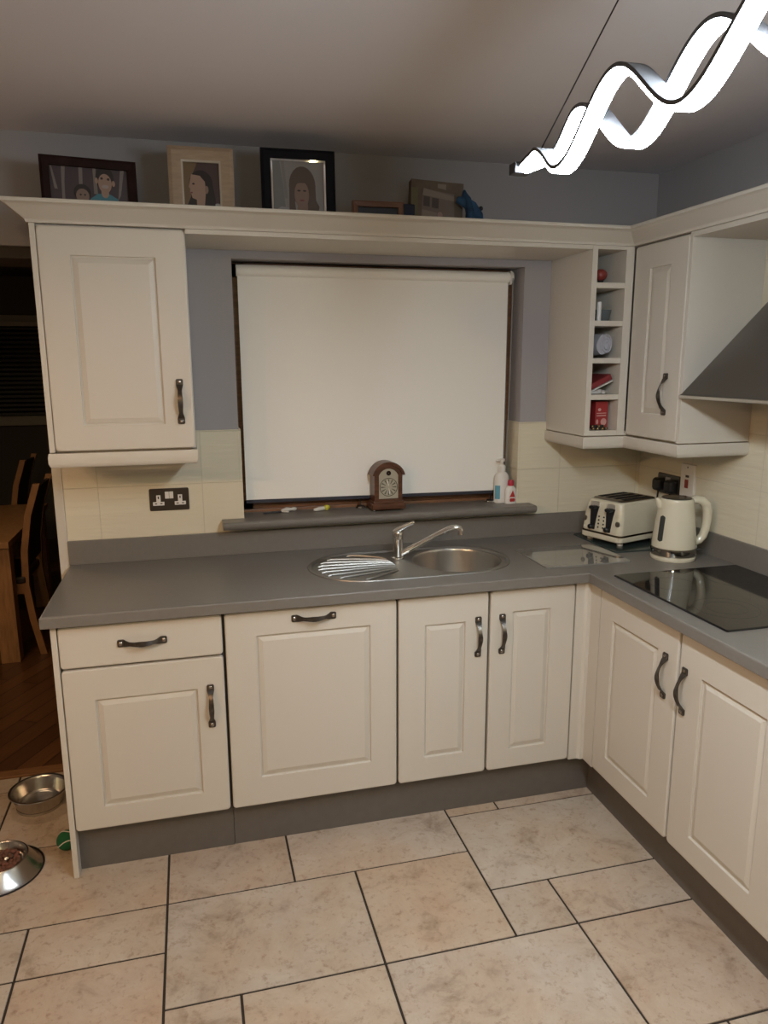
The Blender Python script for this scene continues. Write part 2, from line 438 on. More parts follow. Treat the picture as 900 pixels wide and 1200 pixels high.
t = thing('base_cabinet', 'wide cream cabinet front with one horizontal handle at top, left of the sink doors', 'cabinet', (.81, -.3, 0))
carcass(.518, 1.1035, t)
d = obj('door', front(.5215, 1.1, ZB, ZT, onY(YD), fr=(.098, .093, .103, .083)), paint, t, angle=18); handle(d, (.813, YD, .828), False, 'Y')

t = thing('base_cabinet', 'cream sink cabinet with two narrow doors whose handles meet in the middle', 'cabinet', (1.443, -.3, 0))
g = G(); y0 = YD+.021
g.box(1.1045, 1.122, y0, -.005, ZB-.01, ZWB-.001); g.box(1.764, 1.782, y0, -.005, ZB-.01, ZWB-.001); g.box(1.122, 1.764, y0+.004, -.005, ZB-.01, ZB+.008)
obj('carcass', g, gap_shade, t)
d = obj('door', front(1.1072, 1.4393, ZB, ZT, onY(YD), fr=(.094, .086, .09, .103)), paint, t, angle=18); handle(d, (1.400, YD, .698), True, 'Y')
d = obj('door', front(1.4472, 1.7789, ZB, ZT, onY(YD), fr=(.085, .096, .078, .082)), paint, t, angle=18); handle(d, (1.492, YD, .700), True, 'Y')

g = G()
g.prism([(1.7835, -.582), (1.7835, -.598), (1.815, -.598), (1.821, -.600), (1.827, -.606), (1.841, -.606), (1.841, -.670), (1.858, -.670), (1.858, -.582)][::-1], ZB-.005, ZWB-.001, 'Z')
obj('corner_post', g, paint, t)

t = thing('base_cabinet', 'cream base cabinet under the hob with two wide doors, on the right run', 'cabinet', (2.12, -1.12, 0))
g = G(); x0 = XF+.021
g.box(x0, XR-.01, -.690, -.672, ZB-.01, ZWB-.001); g.box(x0, XR-.01, -1.575, -1.557, ZB-.01, ZWB-.001); g.box(x0+.004, XR-.01, -1.557, -.690, ZB-.01, ZB+.008)
obj('carcass', g, gap_shade, t)
d = obj('door', front(.6735, 1.1165, ZB, ZT, onX(XF), fr=(.083, .098, .083, .092)), paint, t, angle=18); handle(d, (XF, -1.061, .697), True, 'X')
d = obj('door', front(1.1270, 1.575, ZB, ZT, onX(XF), fr=(.100, .092, .08, .105)), paint, t, angle=18); handle(d, (XF, -1.156, .687), True, 'X')
t = thing('base_cabinet', 'cream single-door base cabinet at the near end of the right run', 'cabinet', (2.12, -1.88, 0))
g = G(); g.box(x0, XR-.01, -1.596, -1.578, ZB-.01, ZWB-.001); g.box(x0, XR-.01, -2.2, -2.182, 0, ZWB-.001); g.box(x0+.004, XR-.01, -2.182, -1.596, ZB-.01, ZB+.008)
obj('carcass', g, gap_shade, t)
d = obj('door', front(1.585, 2.198, ZB, ZT, onX(XF), fr=(.095, .095, .09, .1)), paint, t, angle=18); handle(d, (XF, -2.13, .69), True, 'X')
# plinths
tag(obj('plinth', G().box(.0175, .522, -.558, -.542, 0, .152, bev=.001), plinth_m), 'dark grey plinth board under the drawer cabinet, left piece', 'plinth')
tag(obj('plinth', G().box(.523, 1.9115, -.556, -.540, 0, .152, bev=.001), plinth_m), 'long dark grey plinth board under the sink cabinet and its wide neighbour', 'plinth')
tag(obj('plinth', G().box(1.895, 1.911, -2.18, -.559, 0, .152, bev=.001), plinth_m), 'dark grey plinth board running under the hob cabinets', 'plinth')

# ------------------------------------------------------------------ worktop with sink cut-out
def stadium(cxa, cxb, cy, r, n=28):
    pts = [(cxb+r*math.cos(-PI/2+PI*k/n), cy+r*math.sin(-PI/2+PI*k/n)) for k in range(n+1)]
    pts += [(cxa+r*math.cos(PI/2+PI*k/n), cy+r*math.sin(PI/2+PI*k/n)) for k in range(n+1)]
    return pts
SA, SB, SY, SR = 1.045, 1.418, -.322, .205
Lp = [(-.022, -.0085), (-.022, -.6276), (1.8144, -.6276), (1.8144, -2.205), (XR-.0085, -2.205), (XR-.0085, -.0085)]
hole = stadium(SA, SB, SY, SR-.012)
def lring(d, z): return [(*p, z) for p in offset_poly(Lp, d)]
g = G()
g.fill([lring(.007, ZW), [(*p, ZW) for p in hole]])
g.loft([lring(.007, ZW), lring(.0035, ZW-.001), lring(.001, ZW-.0035), lring(0, ZW-.007), lring(0, ZWB+.005), lring(.0015, ZWB+.0015), lring(.005, ZWB)], False, False)
g.fill([lring(.005, ZWB), [(*p, ZWB) for p in hole]])
g.loft([[(*p, ZW) for p in hole], [(*p, ZWB) for p in hole]], False, False)
tag(obj('worktop', g, stone), 'L-shaped matt grey worktop over all the base cabinets', 'worktop')
g = G(); g.box(-.022, XR-.0085, -.0205, -.0085, ZW, 1.0015, bev=.0015)
tag(obj('upstand', g, stone), 'long grey upstand along the window wall, below the sill', 'upstand')
g = G(); g.box(XR-.0205, XR-.0085, -2.2, -.021, ZW, 1.0015, bev=.0015)
tag(obj('upstand', g, stone), 'grey upstand along the right wall, behind kettle and hob', 'upstand')

# ------------------------------------------------------------------ sink and tap
t = thing('kitchen_sink', 'stainless steel inset sink with round bowl and ribbed drainer on the left', 'sink', (1.23, SY, ZW))
outl = stadium(SA, SB, SY, SR)
def sring(d, z): return [(*p, z) for p in offset_poly(outl, d)]
BR = .172; bc = (SB-.002, SY)
circ = lambda r, z, n=56: [(bc[0]+r*math.cos(2*PI*k/n), bc[1]+r*math.sin(2*PI*k/n), z) for k in range(n)]
zd = ZW-.003
g = G()
g.loft([sring(0, ZW+.0003), sring(.001, ZW+.003), sring(.006, ZW+.0042), sring(.014, ZW+.0035), sring(.020, zd)], False, False)
g.fill([sring(.020, zd), circ(BR+.011, zd)])
g.loft([circ(BR+.011, zd), circ(BR+.007, zd+.003), circ(BR+.002, zd+.003), circ(BR, zd)], False, False)
for k in range(9):                       # fanned ribs of the drainer
    a = (k-4)/4
    yr = SY+a*.125; xr = 1.170 - .01*abs(a); yl = SY+a*.165; xl = SA-math.sqrt(max(.0004, (SR-.038)**2-(yl-SY)**2))
    pts = [(xl, yl, zd-.001), (xl+.015, yl+(yr-yl)*.06, zd+.0028)]+[(xl+(xr-xl)*s, yl+(SY+a*.085-yl)*s**1.4, zd+.0032) for s in (.25, .45, .65, .85)]+[(xr, SY+a*.083, zd-.001)]
    g.tube(pts, .0048, 8)
obj('drainer', g, mat('drainer_steel', (.36, .35, .33), .42, 1., bump=.05, bscale=120, stretch=(1, 12, 1)), t)
g = G()
g.lathe([(BR, zd), (BR-.003, zd-.01), (BR-.008, zd-.10), (BR-.02, zd-.135), (BR-.05, zd-.152), (.045, zd-.157), (.04, zd-.160), (.001, zd-.160)], (bc[0], bc[1], 0), 56)
obj('bowl', g, steel, t)
g = G(); g.lathe([(.04, zd-.157), (.036, zd-.155), (.030, zd-.158), (.012, zd-.158), (.010, zd-.154), (.001, zd-.153)], (bc[0], bc[1], 0), 28)
obj('drain', g, chrome, t)

TX, TY = 1.207, -.232; tz = zd+.0004
t = thing('mixer_tap', 'chrome mixer tap with long upward spout, standing behind the sink bowl', 'tap', (TX, TY, tz))
g = G(); g.lathe([(.027, tz), (.027, tz+.004), (.0215, tz+.008), (.0205, tz+.02), (.0205, tz+.078), (.0195, tz+.080), (.0195, tz+.083), (.0215, tz+.085), (.0215, tz+.098), (.018, tz+.106), (.001, tz+.108)], (TX, TY, 0), 32)
obj('tap_body', g, chrome, t)
g = G(); pts = [(TX-.018, TY-.004, tz+.103), (TX+.0, TY-.006, tz+.112), (TX+.03, TY-.012, tz+.128), (TX+.062, TY-.02, tz+.142)]
g.tube(pts, [.010, .013, .0105, .0075], 14, flat=.55); obj('lever', g, chrome, t)
g = G(); tip = (TX+.232, TY-.075)
P = []
for s, z in ((.05, .016), (.15, .030), (.35, .057), (.6, .092), (.78, .115), (.86, .122), (.93, .1235), (.985, .120), (1.0, .112), (1.0, .096)):
    P.append((TX+(tip[0]-TX)*s, TY+(tip[1]-TY)*s, tz+z))
g.tube(P, [.014, .013, .0115, .0105, .0105, .0105, .0105, .0105, .0108, .0108], 16)
obj('spout', g, chrome, t)

# ------------------------------------------------------------------ hob and hood
t = thing('ceramic_hob', 'black glass ceramic hob with printed rings, set in the right worktop', 'hob', (2.13, -.975, ZW))
g = G(); g.loft([[(*p, z) for p in rrect(1.876+i, 2.388-i, -1.268+i, -.686-i, .006)] for i, z in ((0, ZW+.0003), (0, ZW+.003), (.002, ZW+.005), (.004, ZW+.0055))])
obj('glass_plate', g, blackglass, t)
for k, (cx, cy, r) in enumerate(((2.01, -1.10, .095), (2.26, -1.12, .075), (2.01, -.84, .075), (2.26, -.84, .10))):
    g = G()
    for rr in (r, r*.62) if k in (0, 3) else (r,):
        g.lathe([(rr, ZW+.0057), (rr+.0012, ZW+.0057)], (cx, cy, 0), 48)
    obj('cooking_ring', g, ringm, t)
t = thing('cooker_hood', 'brushed steel chimney cooker hood with sloping canopy, on the right wall', 'hood', (2.26, -.977, 1.53))
HX = 2.10; hy0, hy1 = -1.277, -.676
g = G()
def hr(x, a, b, z): return [(x, a, z), (XR-.010, a, z), (XR-.010, b, z), (x, b, z)]
g.loft([hr(HX, hy0, hy1, 1.543), hr(HX+.005, hy0+.005, hy1-.005, 1.549), hr(2.25, -1.055, -.90, 1.86)])
obj('canopy', g, hoodsteel, t, angle=20)
obj('canopy_lip', G().box(HX-.004, XR-.009, hy0-.003, hy1+.003, 1.532, 1.543, bev=.002), steel, t)
obj('chimney', G().box(2.252, XR-.0105, -1.053, -.902, 1.858, 2.063, bev=.003), hoodsteel, t)
g = G(); g.box(HX+.03, XR-.04, hy0+.03, hy1-.03, 1.529, 1.533); obj('filter', g, mat('hood_filter', (.25, .25, .25), .4, 1.), t)

# ------------------------------------------------------------------ wall cabinets
YU = -.33; UZ0, UZ1 = 1.372, 2.081
def boxcase(x0, x1, y0, y1, z0, z1, th=.018):
    g = G(); g.box(x0, x0+th, y0, y1, z0, z1, bev=.001); g.box(x1-th, x1, y0, y1, z0, z1, bev=.001)
    g.box(x0+th, x1-th, y0, y1, z0, z0+th); g.box(x0+th, x1-th, y0, y1, z1-th, z1); g.box(x0+th, x1-th, y1-.01, y1, z0+th, z1-th)
    return g
PEL = [(.0, 1.368), (.004, 1.368), (.006, 1.355), (.006, 1.336), (.002, 1.325), (-.003, 1.321), (-.012, 1.321), (-.012, 1.368)]   # outward, z
def pelmet(path, dirs):
    """sweep the light-rail profile along a path; dirs = outward offset of each corner"""
    g = G(); g.loft([[(p[0]+d[0]*o, p[1]+d[1]*o, z) for o, z in PEL] for p, d in zip(path, dirs)]); return g
t = thing('wall_cabinet', 'cream wall cabinet with one door and vertical handle, left of the window', 'cabinet', (.235, -.165, UZ0))
obj('carcass', boxcase(.0, .4645, YU+.021, -.001, UZ0, 2.083), paint, t)
obj('side_strip', G().box(.0, .0168, YU, YU+.021, UZ0, 2.083, bev=.001), paint, t)
d = obj('door', front(.0182, .4627, UZ0+.003, 2.0785, onY(YU), fr=(.093, .094, .082, .087), r=.013), paint, t, angle=18); handle(d, (.421, YU, 1.531), True, 'Y')
obj('pelmet', pelmet([(.0, -.009), (.0, YU+.002), (.4627, YU+.002), (.4627, -.009)], [(-1, 0), (-1, -1), (1, -1), (1, 0)]), paint, t)

SX0, SX1 = 1.935, 2.1
CX = 2.112
t = thing('open_shelf_unit', 'narrow open shelf unit of five pigeonholes between window and corner cabinet', 'shelf unit', (2.017, -.165, UZ0))
g = G(); g.box(SX0, 1.9575, YU, -.001, UZ0, 2.083, bev=.0012); g.box(2.0775, 2.1115, YU, -.001, UZ0, 2.083, bev=.0012)
g.box(1.9575, 2.0775, -.012, -.001, UZ0, 2.083)
obj('side_panel', g, paint, t)
SH = [1.392+k*.1396 for k in range(5)]
for k in range(5):
    z = SH[k]; obj('shelf', G().box(1.9575, 2.0775, YU+.001, -.012, (UZ0 if k == 0 else z-.02), z, bev=.0008), paint, t)
obj('top_panel', G().box(1.9575, 2.0775, YU+.001, -.012, 2.07, 2.083), paint, t)
obj('pelmet', pelmet([(SX0, -.009), (SX0, YU), (CX, YU)], [(-1, 0), (-1, -1), (-1, -1)]), paint, t)

CX = 2.112
t = thing('wall_cabinet', 'cream corner wall cabinet with one narrow door, beside the cooker hood', 'cabinet', (2.27, -.5, UZ0))
g = G(); g.box(CX+.021, XR-.01, -.350, -.334, UZ0, 2.083); g.box(CX, XR-.0085, -.670, -.654, UZ0, 2.083, bev=.001)
g.box(CX+.021, XR-.01, -.654, -.350, UZ0, UZ0+.016); g.box(CX+.021, XR-.01, -.654, -.350, 2.065, 2.083); g.box(XR-.02, XR-.01, -.654, -.350, UZ0, 2.08)
g.box(2.1125, XR-.01, -.333, -.0085, UZ0, UZ0+.016)
obj('carcass', g, paint, t)
d = obj('door', front(.336, .6515, UZ0+.003, 2.0785, onX(CX), fr=(.098, .092, .09, .085)), paint, t, angle=18); handle(d, (CX, -.574, 1.541), True, 'X')
obj('pelmet', pelmet([(CX, YU-.0001), (CX, -.670), (XR-.0085, -.670)], [(-1, -1), (-1, -1), (0, -1)]), paint, t)

tag(obj('bridging_panel', G().box(.4650, SX0-.0005, YU+.001, -.001, 2.068, 2.083, bev=.001), paint), 'cream shelf board bridging the wall cabinets above the window', 'panel')
tag(obj('bridging_panel', G().box(CX, XR-.0085, -2.2, -.6705, 2.066, 2.083, bev=.001), paint), 'cream shelf board bridging above the cooker hood', 'panel')
PR = [(-.018, 2.0832), (.006, 2.0832), (.008, 2.090), (.011, 2.094), (.047, 2.124), (.052, 2.130), (.060, 2.132), (.062, 2.1345), (.062, 2.143), (.060, 2.145), (-.018, 2.145)]
path = [((0., -.002), (-1, 0)), ((0., YU), (-1, -1)), ((CX-.004, YU), (-1, -1)), ((CX-.004, -2.2), (-1, 0))]
g = G(); g.loft([[(p[0]+o*d[0], p[1]+o*d[1], z) for o, z in PR] for p, d in path])
tag(obj('cornice', g, paint), 'cream moulded cornice running along the tops of the wall cabinets', 'cornice')

# ------------------------------------------------------------------ roller blind
blindm = mat('blind_fabric', (.88, .86, .80), .8, bump=.15, bscale=400)
t = thing('roller_blind', 'plain cream roller blind pulled down over the kitchen window', 'blind', (1.21, .06, 1.08))
bx0, bx1, by = .652, 1.770, .062
g = G(); g.lathe([(.001, bx0-.004), (.0215, bx0-.004), (.0215, bx1+.004), (.001, bx1+.004)], (0, by+.004, 2.005), 28, 'X'); obj('roller', g, blindm, t)
g = G(); rings = []
for k in range(25):
    x = bx0+(bx1-bx0)*k/24
    wv = .0012*math.sin(k*.9)
    rings.append([(x, by+.002, 2.000), (x, by+.001, 1.975), (x, by+wv*.4, 1.6), (x, by+wv, 1.3), (x, by+wv, 1.112-.010*k/24)])
g.loft(rings, False, False, closed=False); obj('fabric', g, blindm, t)
g = G(); g.loft([[(bx0, by-.005, 1.100), (bx0, by+.005, 1.100), (bx0, by+.005, 1.113), (bx0, by-.005, 1.113)], [(bx1, by-.005, 1.090), (bx1, by+.005, 1.090), (bx1, by+.005, 1.103), (bx1, by-.005, 1.103)]])
obj('bottom_bar', g, mat('bar_shadow_tone', (.03, .03, .042), .5), t)  # dark blue paints the shadow band along the blind's lower edge
g = G(); g.box(bx1+.004, bx1+.010, .045, .12, 1.975, 2.03, bev=.002); g.lathe([(.001, bx1+.004), (.024, bx1+.004), (.024, bx1+.018), (.019, bx1+.020), (.001, bx1+.020)], (0, by+.004, 2.005), 24, 'X')
obj('bracket', g, white, t)
g = G()
for yy in (by-.022, by+.026):
    pts = []; rs = []
    for k in range(361):
        f = k/360; pts.append((bx1+.012, yy+(by+.012-yy)*f**3*.7, 2.0-.82*f)); rs.append(.0010+.0020*abs(math.sin(k*PI/3)))
    g.tube(pts, rs, 6)
obj('chain', g, mat('chain_beads', (.32, .31, .29), .35, .3), t)

# ------------------------------------------------------------------ things on the sill
SZ = 1.053
t = thing('mantel_clock', 'small dark wooden mantel clock with arched top and silver dial on the sill', 'clock', (1.226, .012, SZ), math.radians(2))
def arch(w, zs, zt, n=20):
    R = ((w/2)**2+(zt-zs)**2)/(2*(zt-zs)); a = math.asin(min(1, (w/2)/R)); cz = zt-R
    return [(R*math.sin(a-2*a*k/n), cz+R*math.cos(a-2*a*k/n)) for k in range(n+1)]
g = G(); o = [(-.060, .034), (.060, .034)]+arch(.120, .150, .192); g.prism(o, -.030, .034, 'Y'); obj('case', g, walnut, t, world=False)
g = G(); ou = arch(.140, .150, .205); inn = arch(.122, .149, .1925)[::-1]; g.prism(ou+inn, -.040, .036, 'Y'); obj('arched_top', g, walnut, t, world=False)
g = G(); g.box(-.073, .073, -.042, .040, .006, .032, bev=.006, seg=3); g.box(-.066, .066, -.036, .036, .030, .040, bev=.003); obj('base', g, walnut, t, world=False)
for sx in (-1, 1):
    for sy in (-1, 1):
        g = G(); g.sphere((sx*.062, sy*.031, .005), .005, u=12, v=8); obj('foot', g, chrome, t, world=False)
g = G(); g.prism([(-.041, .052), (.041, .052)]+arch(.082, .148, .176), -.0322, -.0295, 'Y'); dial = obj('dial', g, mat('silver_dial', (.50, .46, .36), .35, .5), t, world=False)
gg = G()
for rr in (.037, .0365): pass
gg.lathe([(.0385, -.0326), (.0385, -.0338), (.036, -.0338), (.036, -.0326)], (0, 0, .100), 36, 'Y'); obj('chapter_ring', gg, mat('dial_ring', (.10, .085, .06), .4, .4), dial, world=False)
gg = G()
for k in range(12):
    a = k*PI/6; ca_, sa = math.cos(a), math.sin(a)
    q = lambda r, w_: (r*sa+w_*ca_, -.0330, .100+r*ca_-w_*sa)
    gg.poly([q(.014, -.0008), q(.014, .0008), q(.033, .0032), q(.033, -.0032)])
obj('numeral_marks', gg, mat('dial_marks', (.14, .125, .095), .4), dial, world=False)
gg = G(); gg.lathe([(.001, -.034), (.010, -.034), (.010, -.0325)], (0, 0, .158), 20, 'Y'); obj('moon_disc', gg, walnut_fr, dial, world=False)
gg = G(); handm = mat('clock_hands', (.85, .82, .74), .3)
for a, l, w_ in ((math.radians(-10), .030, .0026), (math.radians(172), .032, .0024)):
    ca_, sa = math.cos(a), math.sin(a); q = lambda r, ww: (r*sa+ww*ca_, -.0345, .100+r*ca_-ww*sa)
    gg.poly([q(.004, -.0008), q(.004, .0008), q(l*.8, w_), q(l, 0), q(l*.8, -w_)])
obj('hand', gg, handm, dial, world=False)

t = thing('pump_bottle', 'white pump lotion bottle with blue label in the right corner of the sill', 'bottle', (1.752, .032, SZ))
def oval(rx, ry, z, n=28): return [(rx*math.cos(2*PI*k/n), ry*math.sin(2*PI*k/n), z) for k in range(n)]
g = G(); g.loft([oval(.031, .020, 0), oval(.034, .023, .004), oval(.034, .023, .100), oval(.032, .021, .118), oval(.024, .017, .130), oval(.014, .013, .136), oval(.013, .013, .140)]); obj('body', g, white, t, world=False)
g = G(); g.lathe([(.0155, .138), (.0155, .160), (.012, .166), (.007, .168), (.007, .180), (.012, .182), (.012, .192), (.001, .194)], n=20); g.tube([(0, 0, .187), (-.02, -.006, .188), (-.030, -.009, .184)], [.006, .005, .0045], 10); obj('pump', g, white, t, world=False)
def patch(rx, ry, a0, a1, z0, z1, e=.0006, n=8):
    g = G(); g.loft([[((rx+e)*math.cos(a0+(a1-a0)*k/n), (ry+e)*math.sin(a0+(a1-a0)*k/n), z) for k in range(n+1)] for z in (z0, z1)], False, False, closed=False); return g
obj('label', patch(.034, .023, math.radians(198), math.radians(245), .018, .078), bluem, t, world=False)
t = thing('glue_bottle', 'small white bottle with red cap and red triangle, in front of the pump bottle', 'bottle', (1.782, .0, SZ))
g = G(); g.loft([oval(.026, .015, 0), oval(.0285, .0165, .004), oval(.0285, .0165, .045), oval(.024, .0145, .066), oval(.013, .012, .076), oval(.012, .012, .080)]); obj('body', g, white, t, world=False)
g = G(); g.lathe([(.0125, .078), (.0125, .096), (.010, .103), (.001, .104)], n=18); obj('cap', g, redcap, t, world=False)
g = G(); rd = lambda x, z: (x, -.0171-.0004, z)
g.poly([(-.012, -.0170, .030), (.014, -.0170, .030), (.003, -.0172, .060)]); g.poly([(-.009, -.0172, .010), (.013, -.0172, .010), (.015, -.0172, .018), (.012, -.0172, .025), (-.009, -.0172, .025), (-.011, -.0172, .017)])
obj('label', g, mat('red_label', (.45, .03, .03), .5), t, world=False)
plugdark = mat('plug_rubber', (.015, .014, .013), .5)
for (x, y, lab) in ((1.128, .072, 'chrome sink plug standing left of the clock on the sill'), (1.708, .048, 'chrome sink plug lying left of the pump bottle on the sill')):
    t = thing('sink_plug', lab, 'plug', (x, y, SZ))
    g = G(); g.lathe([(.001, 0), (.020, 0), (.022, .004), (.019, .008), (.001, .008)], n=24); obj('stopper', g, chrome, t, world=False)
    g = G(); g.lathe([(.016, .008), (.016, .012), (.004, .014), (.003, .030), (.005, .034), (.001, .036)], n=18); obj('knob', g, plugdark if x > 1.5 else brownm, t, world=False)
clipw = mat('clear_plastic', (.62, .60, .55), .2)
t = thing('plastic_clip', 'whitish plastic clip with dark spike, leftmost small thing on the sill', 'clip', (.815, .07, SZ), math.radians(15))
g = G(); g.tube([(-.025, 0, .006), (0, .004, .010), (.035, .0, .009)], [.006, .010, .004], 10); g.tube([(-.02, -.004, .006), (.0, -.022, .005)], [.005, .004], 8); g.sphere((.032, .002, .010), .009, u=12, v=8, sc=(1.5, .9, .9)); obj('jaw', g, clipw, t, world=False)
g = G(); g.tube([(-.10, .006, .003), (-.02, .0, .004)], [.0025, .004], 8); obj('spike', g, black, t, world=False)
t = thing('plastic_clip', 'white plastic clip with yellow end, on the sill left of the clock', 'clip', (.957, .055, SZ), math.radians(10))
g = G(); g.tube([(-.034, -.004, .007), (-.01, .0, .009), (.014, .004, .010)], [.006, .009, .008], 10); obj('body', g, clipw, t, world=False)
g = G(); g.sphere((.026, .006, .0115), .0115, u=14, v=10, sc=(1.2, 1, 1)); obj('end_cap', g, mat('yellow_plastic', (.60, .55, .05), .35), t, world=False)

# ------------------------------------------------------------------ sockets and plugs
def outlet(t, cx, cz):
    g = G()
    g.box(cx-.022, cx+.022, -.0040, -.0005, cz-.020, cz-.005, bev=.001); g.box(cx-.009, cx+.009, -.0040, -.0005, cz-.005, cz+.018, bev=.001)
    o = obj('outlet', g, white, t, world=False)
    g = G()
    g.box(cx-.002, cx+.002, -.0046, -.003, cz+.004, cz+.012); g.box(cx-.014, cx-.008, -.0046, -.003, cz-.014, cz-.011); g.box(cx+.008, cx+.014, -.0046, -.003, cz-.014, cz-.011)
    obj('pin_hole', g, dark, o, world=False)
t = thing('wall_socket', 'dark bronze double wall socket with white inserts, under the left wall cabinet', 'socket', (.355, -.0085, 1.144))
g = G(); g.loft([[(x, y, z) for x, z in rrect(-.0735+i, .0735-i, -.043+i, .043-i, .006)] for i, y in ((0, 0), (0, -.004), (.0015, -.006), (.003, -.0062))]); obj('plate', g, brownm, t, world=False)
for cx in (-.040, .040):
    g = G()
    g.box(cx-.021, cx+.021, -.0085, -.0055, -.022, -.008, bev=.001); g.box(cx-.008, cx+.008, -.0085, -.0055, -.008, .018, bev=.001)
    o = obj('outlet', g, white, t, world=False)
    g = G(); g.box(cx-.0022, cx+.0022, -.0090, -.008, .004, .013); g.box(cx-.014, cx-.006, -.0090, -.008, -.0165, -.0130); g.box(cx+.006, cx+.014, -.0090, -.008, -.0165, -.0130); obj('pin_hole', g, dark, o, world=False)
g = G(); g.box(-.0155, -.0005, -.0095, -.0055, .004, .031, bev=.001); g.box(.0005, .0155, -.0095, -.0055, .004, .031, bev=.001); obj('switch', g, white, t, world=False)

RT = -PI/2
t = thing('wall_socket', 'dark double wall socket on the right wall behind the two black plugs', 'socket', (XR-.0085, -.231, 1.145), RT)
g = G(); g.loft([[(x, y, z) for x, z in rrect(-.0735+i, .0735-i, -.043+i, .043-i, .005)] for i, y in ((0, 0), (0, -.004), (.0015, -.006), (.003, -.0062))]); obj('plate', g, mat('dark_steel_plate', (.10, .095, .09), .3, .8), t, world=False)
g = G(); g.box(-.0155, -.0005, -.0095, -.0055, .004, .031, bev=.001); g.box(.0005, .0155, -.0095, -.0055, .004, .031, bev=.001); obj('switch', g, mat('grey_switch', (.35, .35, .38), .4), t, world=False)
for y, lab, ends in ((-.189, 'black plug nearer the corner in the right wall socket', (2.36, -.15)), (-.270, 'black plug nearer the cooker switch in the right wall socket', (2.345, -.43))):
    t = thing('plug', lab, 'plug', (XR-.0150, y, 1.143), RT)
    g = G(); g.loft([[(x, yy, z) for x, z in rrect(-.026+i, .026-i, -.030+i, .026-i, .012)] for i, yy in ((0.002, 0), (0, -.003), (0, -.022), (.004, -.032), (.010, -.036))]); obj('plug_body', g, black, t, world=False)
    g = G(); x, yy = XR-.030, y; ex, ey = ends
    g.tube([(x, y, 1.118), (x-.002, y, 1.09), (x-.004, y+(ey-y)*.1, 1.03), (x+(ex-x)*.4, y+(ey-y)*.4, .955), (x+(ex-x)*.75, y+(ey-y)*.7, .917), (ex, ey, .9145)], .0040, 8); obj('cord', g, black, t)
t = thing('cooker_switch', 'tall white cooker switch with red rocker, right of the plugs', 'switch', (XR-.0085, -.358, 1.175), RT)
g = G(); g.loft([[(x, y, z) for x, z in rrect(-.043+i, .043-i, -.073+i, .073-i, .004)] for i, y in ((0, 0), (0, -.008), (.002, -.010), (.003, -.0102))]); obj('plate', g, white, t, world=False)
g = G(); g.box(-.009, .010, -.015, -.010, -.025, .010, bev=.002); obj('rocker', g, mat('red_rocker', (.25, .045, .03), .4), t, world=False)
g = G(); g.box(-.010, .011, -.0112, -.010, .018, .028, bev=.0005); obj('neon_window', g, mat('neon_window', (.05, .02, .02), .3), t, world=False)
for z in (.060, -.060):
    g = G(); g.lathe([(.004, -.0101), (.0035, -.0112), (.001, -.0114)], (0, 0, z), 12, 'Y'); obj('screw', g, pewter, t, world=False)

# ------------------------------------------------------------------ toaster
t = thing('toaster', 'cream four-slot toaster with black levers, in the worktop corner behind the kettle', 'toaster', (2.0745, -.2505, ZW+.006), math.radians(17.2))
W2, LT = .108, .275     # half width (y), depth (x); front faces -x
def trr(x0, x1, hy, z, r=.022): return [(x, y, z) for x, y in rrect(x0, x1, -hy, hy, r, 7)]
g = G(); g.loft([trr(.004, LT-.004, W2-.004, .014), trr(0, LT, W2, .018), trr(0, LT, W2, .034), trr(.003, LT-.003, W2-.003, .038)]); obj('base', g, cream, t, world=False)
g = G(); g.loft([trr(.001, LT-.001, W2-.001, .0375), trr(.001, LT-.001, W2-.001, .045)]); obj('chrome_band', g, mat('bronze_band', (.18, .14, .10), .25, 1.), t, world=False)
g = G(); g.loft([trr(.004, LT-.004, W2-.003, .045), trr(.003, LT-.003, W2-.002, .050), trr(.010, LT-.006, W2-.007, .120), trr(.019, LT-.014, W2-.016, .166), trr(.024, LT-.020, W2-.021, .174), trr(.032, LT-.028, W2-.029, .178)]); obj('body', g, cream, t, world=False)
toptrim = mat('toaster_top_steel', (.30, .28, .25), .3, 1.)
g = G(); g.loft([trr(.030, LT-.026, W2-.027, .1775), trr(.033, LT-.029, W2-.030, .182), trr(.038, LT-.034, W2-.035, .183)]); tp = obj('top_plate', g, toptrim, t, world=False)
for k in range(4):
    yy = -.060+k*.040
    g = G(); g.box(.060, LT-.055, yy-.012, yy+.012, .1825, .1845, bev=.0008); obj('slot', g, dark, tp, world=False)
def fx(z): return .003+(.007*(z-.05)/.07 if z < .12 else .007+.009*(z-.12)/.046)     # x of sloping front
